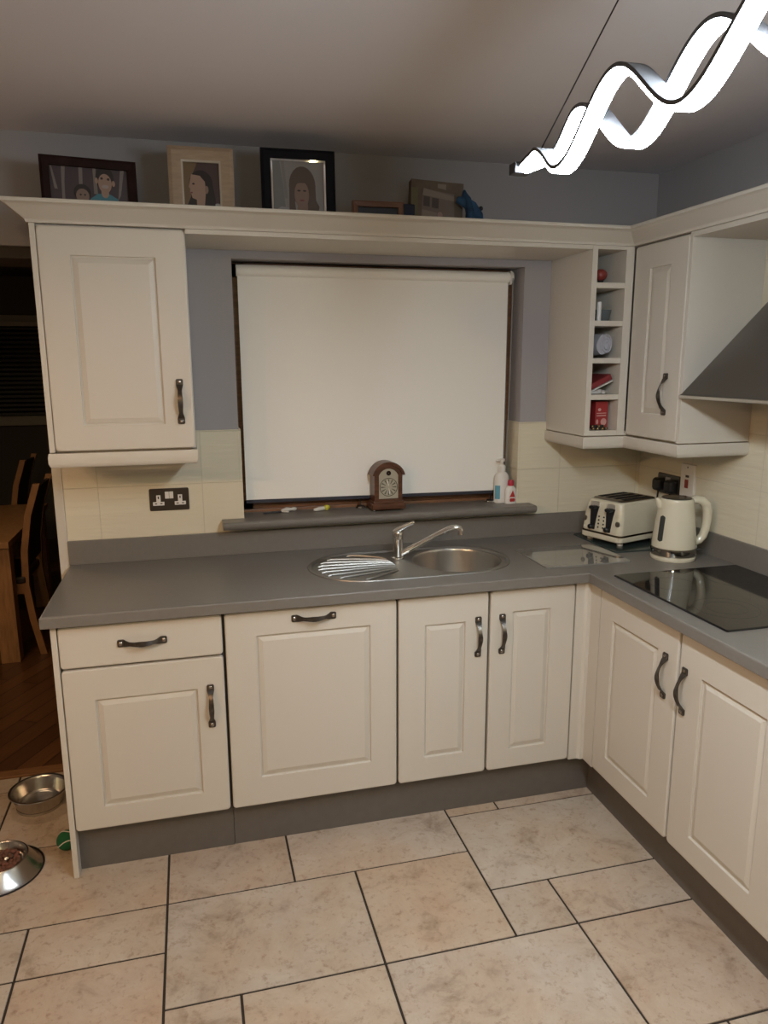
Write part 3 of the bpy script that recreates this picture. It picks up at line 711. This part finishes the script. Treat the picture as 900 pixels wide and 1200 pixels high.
for s in (-1, 1):
    yc = s*.042
    g = G(); rows = [(.052, .011), (.09, .014), (.13, .019), (.150, .022)]
    g.loft([[(fx(z)-.004, yc-h, z), (fx(z)-.004, yc+h, z), (fx(z)+.004, yc+h, z), (fx(z)+.004, yc-h, z)] for z, h in rows]); pl = obj('lever_plate', g, black, t, world=False)
    g = G(); rows = [(.150, .022), (.163, .020), (.168, .014)]
    g.loft([[(fx(z)-.005, yc-h, z), (fx(z)-.005, yc+h, z), (fx(z)+.004, yc+h, z), (fx(z)+.004, yc-h, z)] for z, h in rows]); obj('chrome_cap', g, mat('satin_steel', (.62, .60, .57), .42, 1.), pl, world=False)
    g = G(); g.loft([[(x, y, z) for y, z in rrect(yc-.018, yc+.010, .138, .152, .006)] for x in (fx(.145)-.028, fx(.145))]); obj('lever', g, black, t, world=False)
    g = G(); g.lathe([(.0105, fx(.065)-.003), (.0105, fx(.065)-.020), (.008, fx(.065)-.023), (.001, fx(.065)-.023)], (0, yc, .064), 18, 'X'); obj('knob', g, black, t, world=False)
    g = G(); g.lathe([(.011, fx(.09)+.001), (.011, fx(.09)-.0035), (.008, fx(.09)-.004), (.001, fx(.09)-.004)], (0, yc+s*.045, .092), 18, 'X'); obj('dial', g, mat('dial_steel', (.25, .22, .18), .35, .8), t, world=False)
    g = G()
    for k in range(4): g.lathe([(.0035, fx(.06+k*.014)+.001), (.0035, fx(.06+k*.014)-.002), (.001, fx(.06+k*.014)-.003)], (0, s*.013, .064+k*.015), 10, 'X')
    obj('button_column', g, black, t, world=False)
for x in (.035, LT-.035):
    for y in (-.08, .08):
        g = G(); g.lathe([(.001, 0), (.012, 0), (.013, .014), (.001, .014)], (x, y, 0), 16); obj('foot', g, white, t, world=False)
gb = mat('dark_green_glass', (.035, .05, .048), .07, spec=.6)
g = G(); g.loft([[(*p, z) for p in rrect(2.055+i, 2.385-i, -.405+i, -.06-i, .02)] for i, z in ((0, ZW+.0004), (0, ZW+.004), (.001, ZW+.0055))])
tag(obj('glass_board', g, gb), 'dark green glass board lying under the toaster', 'board')
g = G(); g.loft([[(*p, z) for p in rrect(1.690+i, 2.045-i, -.540+i, -.262-i, .012)] for i, z in ((0, ZW+.0004), (0, ZW+.0045), (.001, ZW+.0055))])
tag(obj('glass_board', g, mat('pale_glass_board', (.21, .20, .18), .05, spec=.8, coat=.6)), 'clear grey glass chopping board between sink and hob', 'board')

# ------------------------------------------------------------------ kettle
t = thing('electric_kettle', 'cream electric jug kettle with chrome base ring, beside the hob', 'kettle', (2.232, -.525, ZW), math.radians(-14))
g = G(); g.lathe([(.001, 0), (.080, 0), (.083, .004), (.083, .013), (.078, .017), (.001, .017)], n=48); obj('power_base', g, cream, t, world=False)
g = G(); g.lathe([(.079, .018), (.0825, .020), (.0835, .038), (.0825, .046), (.078, .047)], n=48); obj('chrome_ring', g, mat('smoky_chrome', (.42, .40, .36), .12, 1.), t, world=False)
def krad(z): return .0815-.0195*((z-.047)/.19)**1.25
g = G(); pr = [(.078, .047)]+[(krad(z), z) for z in (.049, .08, .11, .14, .17, .20, .222)]+[(.0625, .231), (.0600, .236), (.055, .237)]
g.lathe(pr, n=48); obj('body', g, cream, t, world=False)
g = G(); g.lathe([(.0555, .2355), (.055, .239), (.046, .241), (.030, .240), (.001, .240)], n=40); lid = obj('lid', g, grey_sm, t, world=False)
g = G(); g.tube([(-.058, 0, .205), (-.068, 0, .222), (-.078, 0, .2365)], [.016, .013, .006], 12); obj('spout', g, cream, t, world=False)
g = G(); g.tube([(.050, 0, .226), (.072, 0, .2305), (.095, 0, .227), (.113, 0, .212), (.121, 0, .188), (.1225, 0, .155), (.119, 0, .118), (.111, 0, .088), (.096, 0, .070), (.078, 0, .062)],
              [.013, .016, .018, .0185, .018, .0165, .016, .016, .0155, .014], 16, flat=1.15); obj('handle', g, cream, t, world=False)
g = G(); g.loft([[(x, y, z) for y, z in rrect(-.006, .006, .010, .072, .003)] for x in (.080, .0885)]); obj('hinge_tab', g, white, t, world=False)
g = G(); g.box(.084, .112, -.008, .008, .030, .038, bev=.002); obj('switch', g, grey_sm, t, world=False)
a = math.radians(209)
rings = []
for k in range(25):
    q = k/24; z = .075+.100*q; hw = .0118*math.sqrt(max(.02, 1-max(0, abs(q-.5)-.42)**2/.08**2)); R = krad(z)+.0012
    rings.append([(R*math.cos(a+j*hw/R), R*math.sin(a+j*hw/R), z) for j in (-1, -.5, 0, .5, 1)])
g = G(); g.loft(rings, False, False, closed=False); obj('water_window', g, grey_sm, t, world=False)

# ------------------------------------------------------------------ pictures on top of the cabinets
ZTOP = 2.0835
def picture(label, cx, y, w, h, rotz, lean, fw, fm, shapes, fname='picture_frame', inner=None, zoff=0., lift=0.):
    """framed photograph; shapes = list of (material, outline in 0..1 of the opening)"""
    t = thing(fname, label, 'picture frame', (cx, y, ZTOP+.0015+zoff), rot=(lean, 0, rotz))
    g = G(); o = [(-w/2, 0), (w/2, 0), (w/2, h), (-w/2, h)]; i = [(-w/2+fw, fw), (w/2-fw, fw), (w/2-fw, h-fw), (-w/2+fw, h-fw)]
    im = [(p[0]*1.0, p[1]) for p in i]
    def lp(pp, yy): return [(p[0], yy, p[1]) for p in pp]
    mid = [((a[0]*.7+b[0]*.3), (a[1]*.7+b[1]*.3)) for a, b in zip(o, i)]
    g.loft([lp(o, .008), lp(o, -.006), lp(mid, -.011), lp(i, -.007), lp(i, .004)], False, False)
    g.fill([lp(o, .008), lp([(p[0]*.98, p[1]) for p in i], .008)]); obj('frame', g, fm, t, world=False, angle=15)
    ms = []; g = G(); iw, ih = w-2*fw, h-2*fw
    for k, (m, pts) in enumerate(shapes):
        if m not in ms: ms.append(m)
        vs_ = [(u, v if (v <= .001 or k == 0 or v >= .99) else min(.99, v+lift)) for u, v in pts]
        g.poly([(-w/2+fw+u*iw, .003-.00035*k, fw+v*ih) for u, v in vs_], mi=ms.index(m))
    obj('photo_print', g, ms, t, world=False)
    if inner:
        g = G(); ii = [(-w/2+fw+.006, fw+.006), (w/2-fw-.006, fw+.006), (w/2-fw-.006, h-fw-.006), (-w/2+fw+.006, h-fw-.006)]
        g.loft([lp(i, -.0065), lp(ii, -.004), lp(ii, .002)], False, False); obj('inner_slip', g, inner, t, world=False)
    g = G(); g.box(-.02, .02, .010, .012, h*.1, h*.75); obj('back_strut', g, black, t, world=False)
    return t
def ell(cx, cy, rx, ry, n=22, a0=0, a1=2*PI): return [(cx+rx*math.cos(a0+(a1-a0)*k/n), cy+ry*math.sin(a0+(a1-a0)*k/n)) for k in range(n)]
SQ = [(0, 0), (1, 0), (1, 1), (0, 1)]
def pm(n, c): return mat('print_'+n, c, .45)
skin = pm('skin', (.30, .19, .14)); skin2 = pm('skin_dim', (.20, .13, .10)); hair = pm('hair', (.016, .010, .010)); hairb = pm('brown_hair', (.085, .058, .048)); plum = pm('plum', (.050, .032, .040)); pale = pm('pale_trunk', (.17, .14, .12)); teal = pm('teal_shirt', (.045, .16, .20)); lip = pm('lips', (.16, .05, .05)); eye = pm('eye', (.03, .02, .02)); smile = pm('smile', (.33, .27, .24))
picture('dark brown landscape photo frame of two children, leftmost on top of the cabinets', .180, -.262, .288, .212, math.radians(7), math.radians(-4), .028, walnut_fr,
    [(plum, SQ), (pale, [(.13, 0), (.17, 0), (.18, .5), (.20, 1), (.15, 1)]), (pale, [(.36, .2), (.40, .2), (.42, 1), (.37, 1)]), (pale, [(.55, .3), (.60, .3), (.59, 1), (.55, 1)]), (pale, [(.86, .2), (.90, .3), (.96, 1), (.91, 1)]), (pale, [(.05, .35), (.09, .35), (.03, .9), (.01, .9)]),
     (teal, [(.46, 0), (.93, 0), (.86, .22), (.76, .31), (.60, .31), (.50, .2)]), (skin, ell(.695, .33, .05, .10)), (hair, ell(.70, .62, .115, .27)), (hair, ell(.70, .62, .118, .24)), (skin, ell(.70, .515, .088, .19)), (skin, ell(.59, .56, .022, .06)), (skin, ell(.81, .52, .022, .06)), (eye, ell(.66, .61, .018, .025)), (eye, ell(.745, .60, .018, .025)), (smile, ell(.70, .45, .045, .035)),
     (hair, ell(.40, .30, .11, .17)), (skin2, ell(.40, .24, .085, .14)), (eye, ell(.375, .26, .014, .018)), (eye, ell(.43, .26, .014, .018))], lift=.20)
tanwood = mat('tan_wood_frame', (.33, .235, .155), .5, noise=.12, nscale=20, stretch=(1, 1, 5))
picture('pale wood portrait frame with side-view photo of a dark-haired woman', .527, -.285, .208, .262, math.radians(-2), math.radians(-4), .041, tanwood,
    [(pm('dark_maroon', (.055, .030, .030)), SQ), (pm('ochre', (.15, .095, .05)), [(0, 0), (.20, 0), (.22, .4), (.26, .7), (.42, 1), (0, 1)]), (pm('shirt', (.33, .33, .32)), ell(.90, .08, .22, .15)),
     (hair, [(.10, .02), (.34, .02), (.34, .3), (.22, .34), (.13, .2)]), (hair, ell(.48, .56, .30, .24)), (hair, [(.45, .05), (.80, .02), (.84, .3), (.76, .62), (.5, .7)]),
     (skin, [(.36, 0), (.52, 0), (.60, .44), (.58, .60), (.46, .70), (.24, .72), (.20, .60), (.17, .50), (.20, .47), (.20, .40), (.23, .37), (.25, .31), (.36, .28)]), (skin2, ell(.62, .46, .045, .07)), (eye, ell(.29, .555, .035, .016)), (lip, ell(.235, .40, .03, .014))], inner=mat('cream_slip', (.42, .36, .28), .5), lift=.04)
blackfr = mat('black_frame', (.007, .007, .010), .65, spec=.12)
picture('large black portrait frame with silver slip and photo of a long-haired woman', .846, -.285, .250, .275, math.radians(-2), math.radians(-4), .033, blackfr,
    [(pm('grey_cloth', (.22, .205, .20)), SQ), (pm('grey_fold', (.155, .155, .15)), [(0, 0), (.28, 0), (.22, .5), (.16, 1), (0, 1)]), (pm('grey_fold2', (.185, .17, .165)), [(.24, .3), (.30, .3), (.24, 1), (.19, 1)]), (pm('white_top', (.27, .25, .26)), [(.02, 0), (.40, 0), (.36, .15), (.18, .17), (.05, .1)]),
     (hairb, ell(.57, .50, .245, .30)), (hairb, [(.32, .05), (.45, .05), (.40, .5), (.33, .5)]), (hairb, [(.60, .03), (.84, .05), (.88, .18), (.82, .28), (.81, .5), (.70, .6)]),
     (skin2, [(.45, 0), (.68, 0), (.66, .25), (.48, .25)]), (eye, [(.40, 0), (.74, 0), (.68, .06), (.46, .06)]), (skin2, ell(.555, .36, .135, .21)), (hairb, [(.42, .52), (.45, .60), (.68, .62), (.72, .48), (.62, .54), (.52, .54)]), (eye, ell(.505, .42, .032, .014)), (eye, ell(.61, .42, .032, .014)), (lip, ell(.56, .27, .045, .013))], inner=chrome, lift=.11)
picture('small tan wood frame with a dim landscape photo, right of the black frame', 1.122, -.285, .182, .122, math.radians(-2), math.radians(-4), .019, mat('reddish_tan_frame', (.17, .085, .055), .5),
    [(pm('dusk_blue', (.03, .036, .055)), SQ), (pm('dim_ground', (.10, .09, .085)), [(0, 0), (1, 0), (1, .45), (.7, .55), (.4, .4), (0, .5)]), (pale, ell(.22, .5, .09, .16)), (eye, ell(.62, .38, .08, .12)), (skin2, ell(.22, .42, .05, .08))])
# printed box card with a house, and blue cloth
t = thing('gift_box', 'brown printed box showing a house front, right of the small tan frame', 'box', (1.345, -.232, ZTOP+.0065), rot=(math.radians(-5), math.radians(3), math.radians(-3)))
kraft = mat('kraft_brown', (.115, .09, .07), .7, noise=.15, nscale=30)
g = G(); g.box(-.098, .098, -.020, .020, 0, .205, bev=.003); obj('carton', g, kraft, t, world=False)
ms = [pm('house_wall', (.16, .125, .105)), pm('window_panes', (.07, .055, .055)), pm('roof_edge', (.22, .185, .155)), pm('olive', (.12, .11, .06)), plum, pm('pink_figure', (.30, .20, .185)), pm('dusk', (.03, .04, .06))]
g = G()
def fp(mi, k, pts): g.poly([(-.098+u*.196, -.0203-.0004*k, v*.205) for u, v in pts], mi)
fp(0, 0, [(.20, .35), (.84, .38), (.82, .80), (.24, .84)]); fp(2, 1, [(.22, .74), (.82, .68), (.82, .76), (.24, .86)]); fp(3, 1, [(.02, .33), (.15, .34), (.13, .85), (.0, .85)])
fp(1, 2, [(.24, .56), (.36, .55), (.36, .72), (.24, .73)]); fp(1, 2, [(.40, .54), (.53, .53), (.53, .70), (.40, .71)]); fp(2, 1, [(.22, .36), (.50, .34), (.50, .46), (.22, .50)])
fp(6, 1, [(.0, 0), (.5, 0), (.45, .3), (.0, .32)]); fp(4, 2, [(.44, 0), (.84, 0), (.82, .34), (.55, .42), (.46, .3)]); fp(5, 3, ell(.53, .22, .06, .15)); fp(5, 3, ell(.36, .08, .08, .13)); fp(5, 3, ell(.70, .08, .09, .07)); fp(5, 4, ell(.56, .42, .05, .06)); fp(2, 2, [(.50, .88), (.66, .86), (.66, .95), (.50, .95)])
obj('printed_front', g, ms, t, world=False)
t = thing('cloth_bow', 'crumpled blue cloth bow hanging at the right edge of the printed box', 'cloth', (1.455, -.270, ZTOP+.020))
bl = mat('blue_cloth', (.016, .055, .115), .8, noise=.5, nscale=30)
g = G()
g.tube([(-.012, .0, .150), (-.014, -.01, .135), (-.006, -.018, .12), (.004, -.02, .08), (.002, -.018, .03), (-.004, -.012, .0)], [.013, .021, .025, .027, .026, .018], 12, flat=.5)
g.tube([(-.040, -.004, .125), (-.018, -.020, .115), (.010, -.024, .098), (.035, -.018, .07), (.044, -.012, .03), (.040, -.008, .002)], [.010, .018, .020, .020, .018, .010], 12, flat=.45); obj('bow', g, bl, t, world=False)
g = G(); g.sphere((.048, -.014, .096), .008, u=12, v=8); obj('dark_tip', g, black, t, world=False)
g = G(); g.box(-.0425, .0425, -.012, .012, 0, .125, bev=.004)
o = tag(obj('gift_box', g, mat('navy_card', (.012, .018, .045), .6)), 'dark navy box peeping out between small tan frame and printed box', 'box'); o.location = (1.222, -.245, ZTOP+.0008); o.rotation_euler = (0, 0, .06)

# ------------------------------------------------------------------ things in the pigeonholes
def shelfthing(name, label, cat, x, y, k, rz=0.): return thing(name, label, cat, (x, y, SH[k]+.0005), rz)
t = shelfthing('ornament', 'small dark red ornament at the back of the top pigeonhole', 'ornament', 2.048, -.20, 4)
g = G(); g.lathe([(.001, 0), (.016, 0), (.018, .004), (.010, .012), (.012, .020), (.001, .022)], n=18); obj('stand', g, black, t, world=False)
g = G(); g.sphere((0, 0, .042), .025, u=18, v=12, sc=(1, 1, .9)); obj('bauble', g, mat('dull_red', (.30, .05, .04), .4), t, world=False)
g = G(); g.lathe([(.001, 0), (.0085, 0), (.0085, .066), (.007, .071), (.001, .071)], n=18)
o = tag(obj('paper_tube', g, mat('white_paper', (.66, .65, .64), .5)), 'slim white tube standing at the left of the second pigeonhole', 'tube'); o.location = (1.990, -.300, SH[3]+.0005)
g = G(); g.lathe([(.001, .003), (.026, .003), (.030, .010), (.036, .045), (.038, .045), (.031, .006), (.026, .0), (.001, 0)], n=32)
o = tag(obj('glass_dish', g, mat('dim_glass', (.16, .18, .19), .08, trans=.35)), 'small grey glass dish beside the white tube in the second pigeonhole', 'dish'); o.location = (2.036, -.24, SH[3]+.0005)
# rolled cloth
g = G(); rings = []
for y in (-.145, -.135, .06, .11, .135):
    sc_ = .75 if abs(y) > .13 else 1; ring = []
    for k in range(28):
        a_ = 2*PI*k/28; ring.append((.038*sc_*math.cos(a_)*(1+.12*math.sin(2*a_+.5)), y, .050+.050*sc_*math.sin(a_)*(1+.08*math.cos(3*a_))))
    rings.append(ring)
g.loft(rings)
sp = []
for k in range(40):
    a_ = k*.42; r_ = .007+.026*k/40; sp.append((.010+r_*.75*math.cos(a_), -.148, .050+r_*1.25*math.sin(a_)))
g.tube(sp, .003, 6)
o = tag(obj('rolled_towel', g, mat('grey_white_cloth', (.40, .40, .44), .8, bump=.3, bscale=60)), 'rolled grey-white cloth pushed into the middle pigeonhole', 'cloth'); o.location = (2.022, -.165, SH[2]+.0005); o.rotation_euler = (0, 0, math.radians(-2))
def slab(name, label, cat, m, w, l, th, x, y, z, ry, rz=0):
    g = G(); g.box(-w/2, w/2, -l/2, l/2, 0, th, bev=min(.002, th*.3))
    o = tag(obj(name, g, m), label, cat); o.location = (x, y, z); o.rotation_euler = (0, ry, rz); return o
slab('booklet', 'white booklet leaning under the red folder in the fourth pigeonhole', 'booklet', mat('white_page', (.58, .56, .53), .6), .108, .22, .006, 2.019, -.190, SH[1]+.028, math.radians(-24))
slab('folder', 'dark red folder leaning on top of the white booklet, fourth pigeonhole', 'folder', mat('dark_red_card', (.20, .022, .026), .5), .104, .24, .022, 2.019, -.178, SH[1]+.037, math.radians(-25))
g = G(); g.tube([(-.035, 0, .006), (0, -.006, .010), (.03, .004, .007)], [.006, .010, .006], 10); g.sphere((.012, -.014, .008), .008, u=12, v=8)
o = tag(obj('crumpled_paper', g, mat('silver_paper', (.45, .44, .43), .4)), 'bit of crumpled silver paper on the floor of the fourth pigeonhole', 'paper'); o.location = (2.005, -.305, SH[1]+.0005)
t = shelfthing('carton', 'red printed carton standing in the bottom pigeonhole', 'carton', 2.034, -.225, 0)
g = G(); g.box(-.028, .028, -.06, .06, 0, .110, bev=.0015); obj('box', g, redm, t, world=False)
g = G()
for pts in ([(-.022, .052), (.020, .053), (.020, .057), (-.022, .056)], [(-.022, .062), (.020, .063), (.020, .066), (-.022, .065)], ell(-.010, .078, .007, .006), ell(.010, .030, .013, .014), ell(-.018, .030, .005, .010)):
    g.poly([(u, -.0604, v) for u, v in pts])
obj('printed_marks', g, mat('pale_pink_print', (.55, .30, .27), .5), t, world=False)
t = shelfthing('beaded_bracelet', 'gold and black beaded bracelets lying in front of the red carton', 'bracelet', 2.015, -.306, 0)
g = G(); 
for k in range(18):
    a_ = 2*PI*k/18; g.sphere((.030*math.cos(a_), .014*math.sin(a_), .0055), .0055, mi=k % 2, u=10, v=6)
obj('lower_strand', g, [mat('gold_bead', (.45, .33, .16), .25, .9), black], t, world=False)
g = G()
for k in range(16):
    a_ = 2*PI*k/16; g.sphere((-.008+.026*math.cos(a_), .002+.012*math.sin(a_), .0150), .0050, mi=k % 3 == 0, u=10, v=6)
obj('upper_strand', g, [black, MATS['gold_bead']], t, world=False)

# ------------------------------------------------------------------ pet bowls and ball
bowlst = mat('bowl_steel', (.55, .53, .50), .24, 1.)
t = thing('pet_bowl', 'round steel pet bowl by the wooden doorway threshold', 'bowl', (-.187, -.118, 0))
g = G(); g.lathe([(.001, .004), (.070, .004), (.082, .010), (.094, .050), (.098, .060), (.104, .063), (.107, .0655), (.106, .068), (.097, .067), (.091, .060), (.080, .018), (.070, .010), (.001, .009)], n=56); obj('bowl_shell', g, bowlst, t, world=False)
g = G(); g.lathe([(.070, .0042), (.078, .0), (.084, .001), (.083, .010)], n=48); obj('base_ring', g, bowlst, t, world=False)
t = thing('pet_bowl', 'steel food bowl with flared base, nearest the left edge of the floor', 'bowl', (-.245, -.500, 0))
g = G(); g.lathe([(.134, 0), (.132, .004), (.120, .010), (.095, .047), (.092, .052), (.088, .053), (.084, .050), (.076, .025), (.060, .012), (.001, .010)], n=56); obj('bowl_shell', g, bowlst, t, world=False)
g = G(); g.lathe([(.126, .0), (.137, .0), (.138, .003), (.134, .005)], n=48); obj('rubber_ring', g, black, t, world=False)
g = G(); rnd = random.Random(3)
for k in range(150):
    r_ = .066*math.sqrt(rnd.random()); a_ = rnd.random()*2*PI
    g.sphere((-.245+r_*math.cos(a_), -.500+r_*math.sin(a_), .030+.016*(1-(r_/.07)**2)*rnd.random()+.004), .0062+.002*rnd.random(), u=7, v=5, sc=(1, 1, .75), mi=k % 2)
tag(obj('kibble', g, [mat('kibble_brown', (.12, .05, .025), .8), mat('kibble_red', (.17, .06, .035), .8)]), 'brown dry pet food filling the flared steel bowl', 'pet food', kind='stuff')
t = thing('tennis_ball', 'green ball with white seam, half hidden behind the cabinet end panel', 'ball', (-.044, -.432, .034))
g = G(); g.sphere((0, 0, 0), .0335, u=28, v=18); obj('felt', g, mat('green_felt', (.015, .12, .05), .9, bump=.4, bscale=300), t, world=False)
g = G(); pts = []
for k in range(61):
    q = 2*PI*k/60; v = Vector((math.cos(q)+.42*math.cos(3*q), math.sin(q)-.42*math.sin(3*q), 1.25*math.sin(2*q))).normalized()*.0336
    pts.append(Matrix.Rotation(1.0, 3, 'Z') @ Matrix.Rotation(.9, 3, 'X') @ v)
g.tube(pts, .0019, 6); obj('seam', g, white, t, world=False)

# ------------------------------------------------------------------ pendant light: two crossing wave ribbons
t = thing('pendant_light', 'white LED pendant of two interlaced wave ribbons hanging near the ceiling', 'lamp', (1.14, -2.12, 2.05))
PX, PZ = 1.143, 2.050; half = .1755; yn0 = -1.542; yend = -1.417; ylast = yn0-half*7.3
ledm = mat('led_diffuser', (.9, .9, .9), .5, emit=(.815, .92, 1.0), estr=131)
alum = mat('grey_aluminium', (.085, .085, .09), .6, spec=.15)
def wave(sgn, dx):
    N_ = 260; pc = []
    for k in range(N_+1):
        y = yend+(ylast-yend)*k/N_; s = (yn0-y)/half
        e_ = max(0., min(1, (s+.25)/.7, (7.3-.4-s)/.7)); amp = .051*(.06+.94*e_*e_*(3-2*e_))
        pc.append(Vector((PX+dx*max(.30, min(1, .30+(yend-y)/.17, .30+(y-ylast)/.17)), y, PZ+sgn*amp*math.sin(PI*s))))
    th = .0045
    ch = []; led = []
    for k in range(N_+1):
        T = (pc[min(k+1, N_)]-pc[max(k-1, 0)]); T.x = 0; T.normalize()
        Nn = Vector((0, -T.z, T.y)); Nn = Nn if Nn.z > 0 else -Nn
        X = Vector((1, 0, 0)); p = pc[k]; hw = .0165*max(.30, min(1, .30+(yend-p.y)/.17, .30+(p.y-ylast)/.17))
        ch.append([p-X*hw+Nn*th, p+X*hw+Nn*th, p+X*hw-Nn*.002, p-X*hw-Nn*.002])
        led.append([p-X*(hw-.0012)-Nn*.0022, p+X*(hw-.0012)-Nn*.0022, p+X*(hw-.003)-Nn*.0085, p-X*(hw-.003)-Nn*.0085])
    return G().loft(ch), G().loft(led)
for sgn, dx in ((-1, -.0178), (1, .0178)):
    a_, b_ = wave(sgn, dx); r_ = obj('metal_ribbon', a_, alum, t); obj('light_strip', b_, ledm, r_)
for y in (yend+.008, ylast-.008): obj('end_cap', G().box(PX-.019, PX+.019, y-.012, y+.020, PZ-.011, PZ+.011, bev=.002), mat('dark_end_cap', (.03, .03, .035), .5), t)
yc = (yend+ylast)/2
def wire(y0):
    k_ = 1 if y0 > yc else -1
    return G().tube([(PX-.004*k_, y0, PZ+.006), (PX-.004*k_, y0-.593*k_, ZC-.018)], .0013, 6)
for y in (yend-.079, ylast+.079): obj('suspension_wire', wire(y), black, t)
obj('ceiling_rose', G().box(PX-.04, PX+.04, yc-.08, yc+.08, ZC-.02, ZC-.0005, bev=.004), alum, t)

# ------------------------------------------------------------------ dining room beyond
t = thing('dining_table', 'light oak dining table with square legs beyond the doorway', 'table', (-1.15, 1.95, 0))
obj('tabletop', G().box(-1.75, -.545, 1.36, 2.55, .672, .708, bev=.004), oak, t)
obj('apron', G().box(-1.70, -.60, 1.42, 2.50, .60, .672), oak, t)
for x in (-1.70, -.655):
    for y in (1.40, 2.41): obj('leg', G().box(x, x+.10, y, y+.09, 0, .60 if False else .672, bev=.003), oak, t)
cw = mat('chair_oak', (.27, .13, .05), .4, noise=.2, nscale=12); leather = mat('dark_leather', (.02, .012, .010), .45)
def dining_chair(y, x, label):
    t = thing('dining_chair', label, 'chair', (x, y, 0), group='dining chairs beyond the doorway')
    for s in (0, .40):       # chair faces -x; stiles curve back at the top
        pts = [(.055, s, .0), (.015, s, .22), (-.005, s, .42), (.005, s, .62), (.04, s, .82), (.10, s, 1.0)]
        g = G(); g.loft([[(p[0]-.018, p[1], p[2]), (p[0]+.018, p[1], p[2]), (p[0]+.018, p[1]+.03, p[2]), (p[0]-.018, p[1]+.03, p[2])] for p in pts]); obj('stile', g, cw, t, world=False)
        obj('leg', G().box(-.43, -.395, s, s+.035, 0, .43, bev=.002), cw, t, world=False)
        obj('seat_rail', G().box(-.40, -.01, s+.003, s+.027, .37, .43), cw, t, world=False)
    obj('seat', G().box(-.44, .0, -.005, .435, .43, .475, bev=.012, seg=3), leather, t, world=False)
    pts = [(.005, .52), (.012, .64), (.04, .80), (.092, .975)]
    g = G(); g.loft([[(a-.010, .031, z), (a+.010, .031, z), (a+.010, .399, z), (a-.010, .399, z)] for a, z in pts]); obj('backrest', g, leather, t, world=False)
dining_chair(1.50, -.505, 'nearer dark leather dining chair with curved oak back posts, right of the table')
dining_chair(2.66, -.80, 'farther dark leather dining chair with curved oak back, past the nearer chair')
w = thing('window_2', None, None, (-1.1, 4.58, 1.1), kind='structure')
g = G()
for a in ((-1.9, -1.84, 1.12, 2.06), (-.46, -.40, 1.12, 2.06), (-1.9, -.4, 1.10, 1.19), (-1.9, -.4, 2.0, 2.09)): g.box(a[0], a[1], 4.55, 4.6, a[2], a[3], bev=.004)
obj('window_frame', g, mat('dim_frame', (.35, .31, .25), .6), w, kind='structure')
obj('window_pane', G().box(-1.85, -.45, 4.58, 4.595, 1.18, 2.02), night, w, kind='structure')
t = thing('venetian_blind', 'dark horizontal slat blind in the far dining room window', 'blind', (-1.1, 4.5, 1.2))
g = G()
for k in range(20):
    z = 1.20+k*.04; g.loft([[(-1.86, 4.49, z), (-1.86, 4.52, z+.020), (-1.86, 4.521, z+.019), (-1.86, 4.491, z-.001)], [(-.44, 4.49, z), (-.44, 4.52, z+.020), (-.44, 4.521, z+.019), (-.44, 4.491, z-.001)]])
obj('slats', g, mat('dark_slats', (.16, .145, .13), .5), t)
obj('head_rail', G().box(-1.87, -.43, 4.48, 4.53, 1.99, 2.03, bev=.003), mat('rail', (.40, .35, .27), .5), t)

# ------------------------------------------------------------------ lights
def spot(loc, target, energy, size, col, angle=140, blend=.6):
    l = bpy.data.lights.new('ceiling_spot', 'SPOT'); l.energy = energy; l.shadow_soft_size = size; l.color = col; l.spot_size = math.radians(angle); l.spot_blend = blend
    o = bpy.data.objects.new('ceiling_spot', l); C.objects.link(o); o.location = loc
    o.rotation_euler = (Vector(target)-Vector(loc)).to_track_quat('-Z', 'Y').to_euler()
for x, y, e in ((-.72, -2.5, 34), (-1.15, -2.55, 34), (-1.6, -2.5, 30)):
    spot((x, y, 2.10), (x+.45, y+.45, .6), e*.80, .035, (1.0, .60, .32), 146, .55)
al = bpy.data.lights.new('ambient_fill', 'AREA'); al.shape = 'DISK'; al.size = .35; al.energy = 20; al.color = (1., .82, .42)  # unseen disk behind the camera, added for ambient light
ao = bpy.data.objects.new('ambient_fill', al); C.objects.link(ao); ao.location = (.3, -4.2, 2.40); ao.rotation_euler = (math.radians(25), 0, 0)

dl = bpy.data.lights.new('dining_fill', 'AREA'); dl.shape = 'DISK'; dl.size = .4; dl.energy = 7; dl.color = (1., .72, .45)  # unseen area light, added to brighten the dark dining room
do_ = bpy.data.objects.new('dining_fill', dl); C.objects.link(do_); do_.location = (-.75, .75, 2.3); do_.rotation_euler = (math.radians(12), 0, 0)
wd = bpy.data.worlds.new('world'); bpy.context.scene.world = wd; wd.use_nodes = True
wd.node_tree.nodes['Background'].inputs[0].default_value = (.02, .022, .03, 1); wd.node_tree.nodes['Background'].inputs[1].default_value = .2

# ------------------------------------------------------------------ camera
pi_, ya, ro = -.1995, .2543, -.0038
F = Vector((math.sin(ya)*math.cos(pi_), math.cos(ya)*math.cos(pi_), math.sin(pi_)))
R = Vector((math.cos(ya), -math.sin(ya), 0)); U = R.cross(F)
R2 = R*math.cos(ro)+U*math.sin(ro); U2 = -R*math.sin(ro)+U*math.cos(ro)
cam = bpy.data.cameras.new('camera'); co = bpy.data.objects.new('camera', cam); C.objects.link(co)
co.matrix_world = Matrix(((R2.x, U2.x, -F.x, .4517), (R2.y, U2.y, -F.y, -2.9256), (R2.z, U2.z, -F.z, 1.6561), (0, 0, 0, 1)))
cam.sensor_fit = 'VERTICAL'; cam.sensor_height = 36; cam.lens = 864.49/1200*36; cam.clip_start = .02
sc = bpy.context.scene; sc.camera = co
sc.view_settings.view_transform = 'Standard'; sc.view_settings.look = 'None'; sc.view_settings.exposure = 0
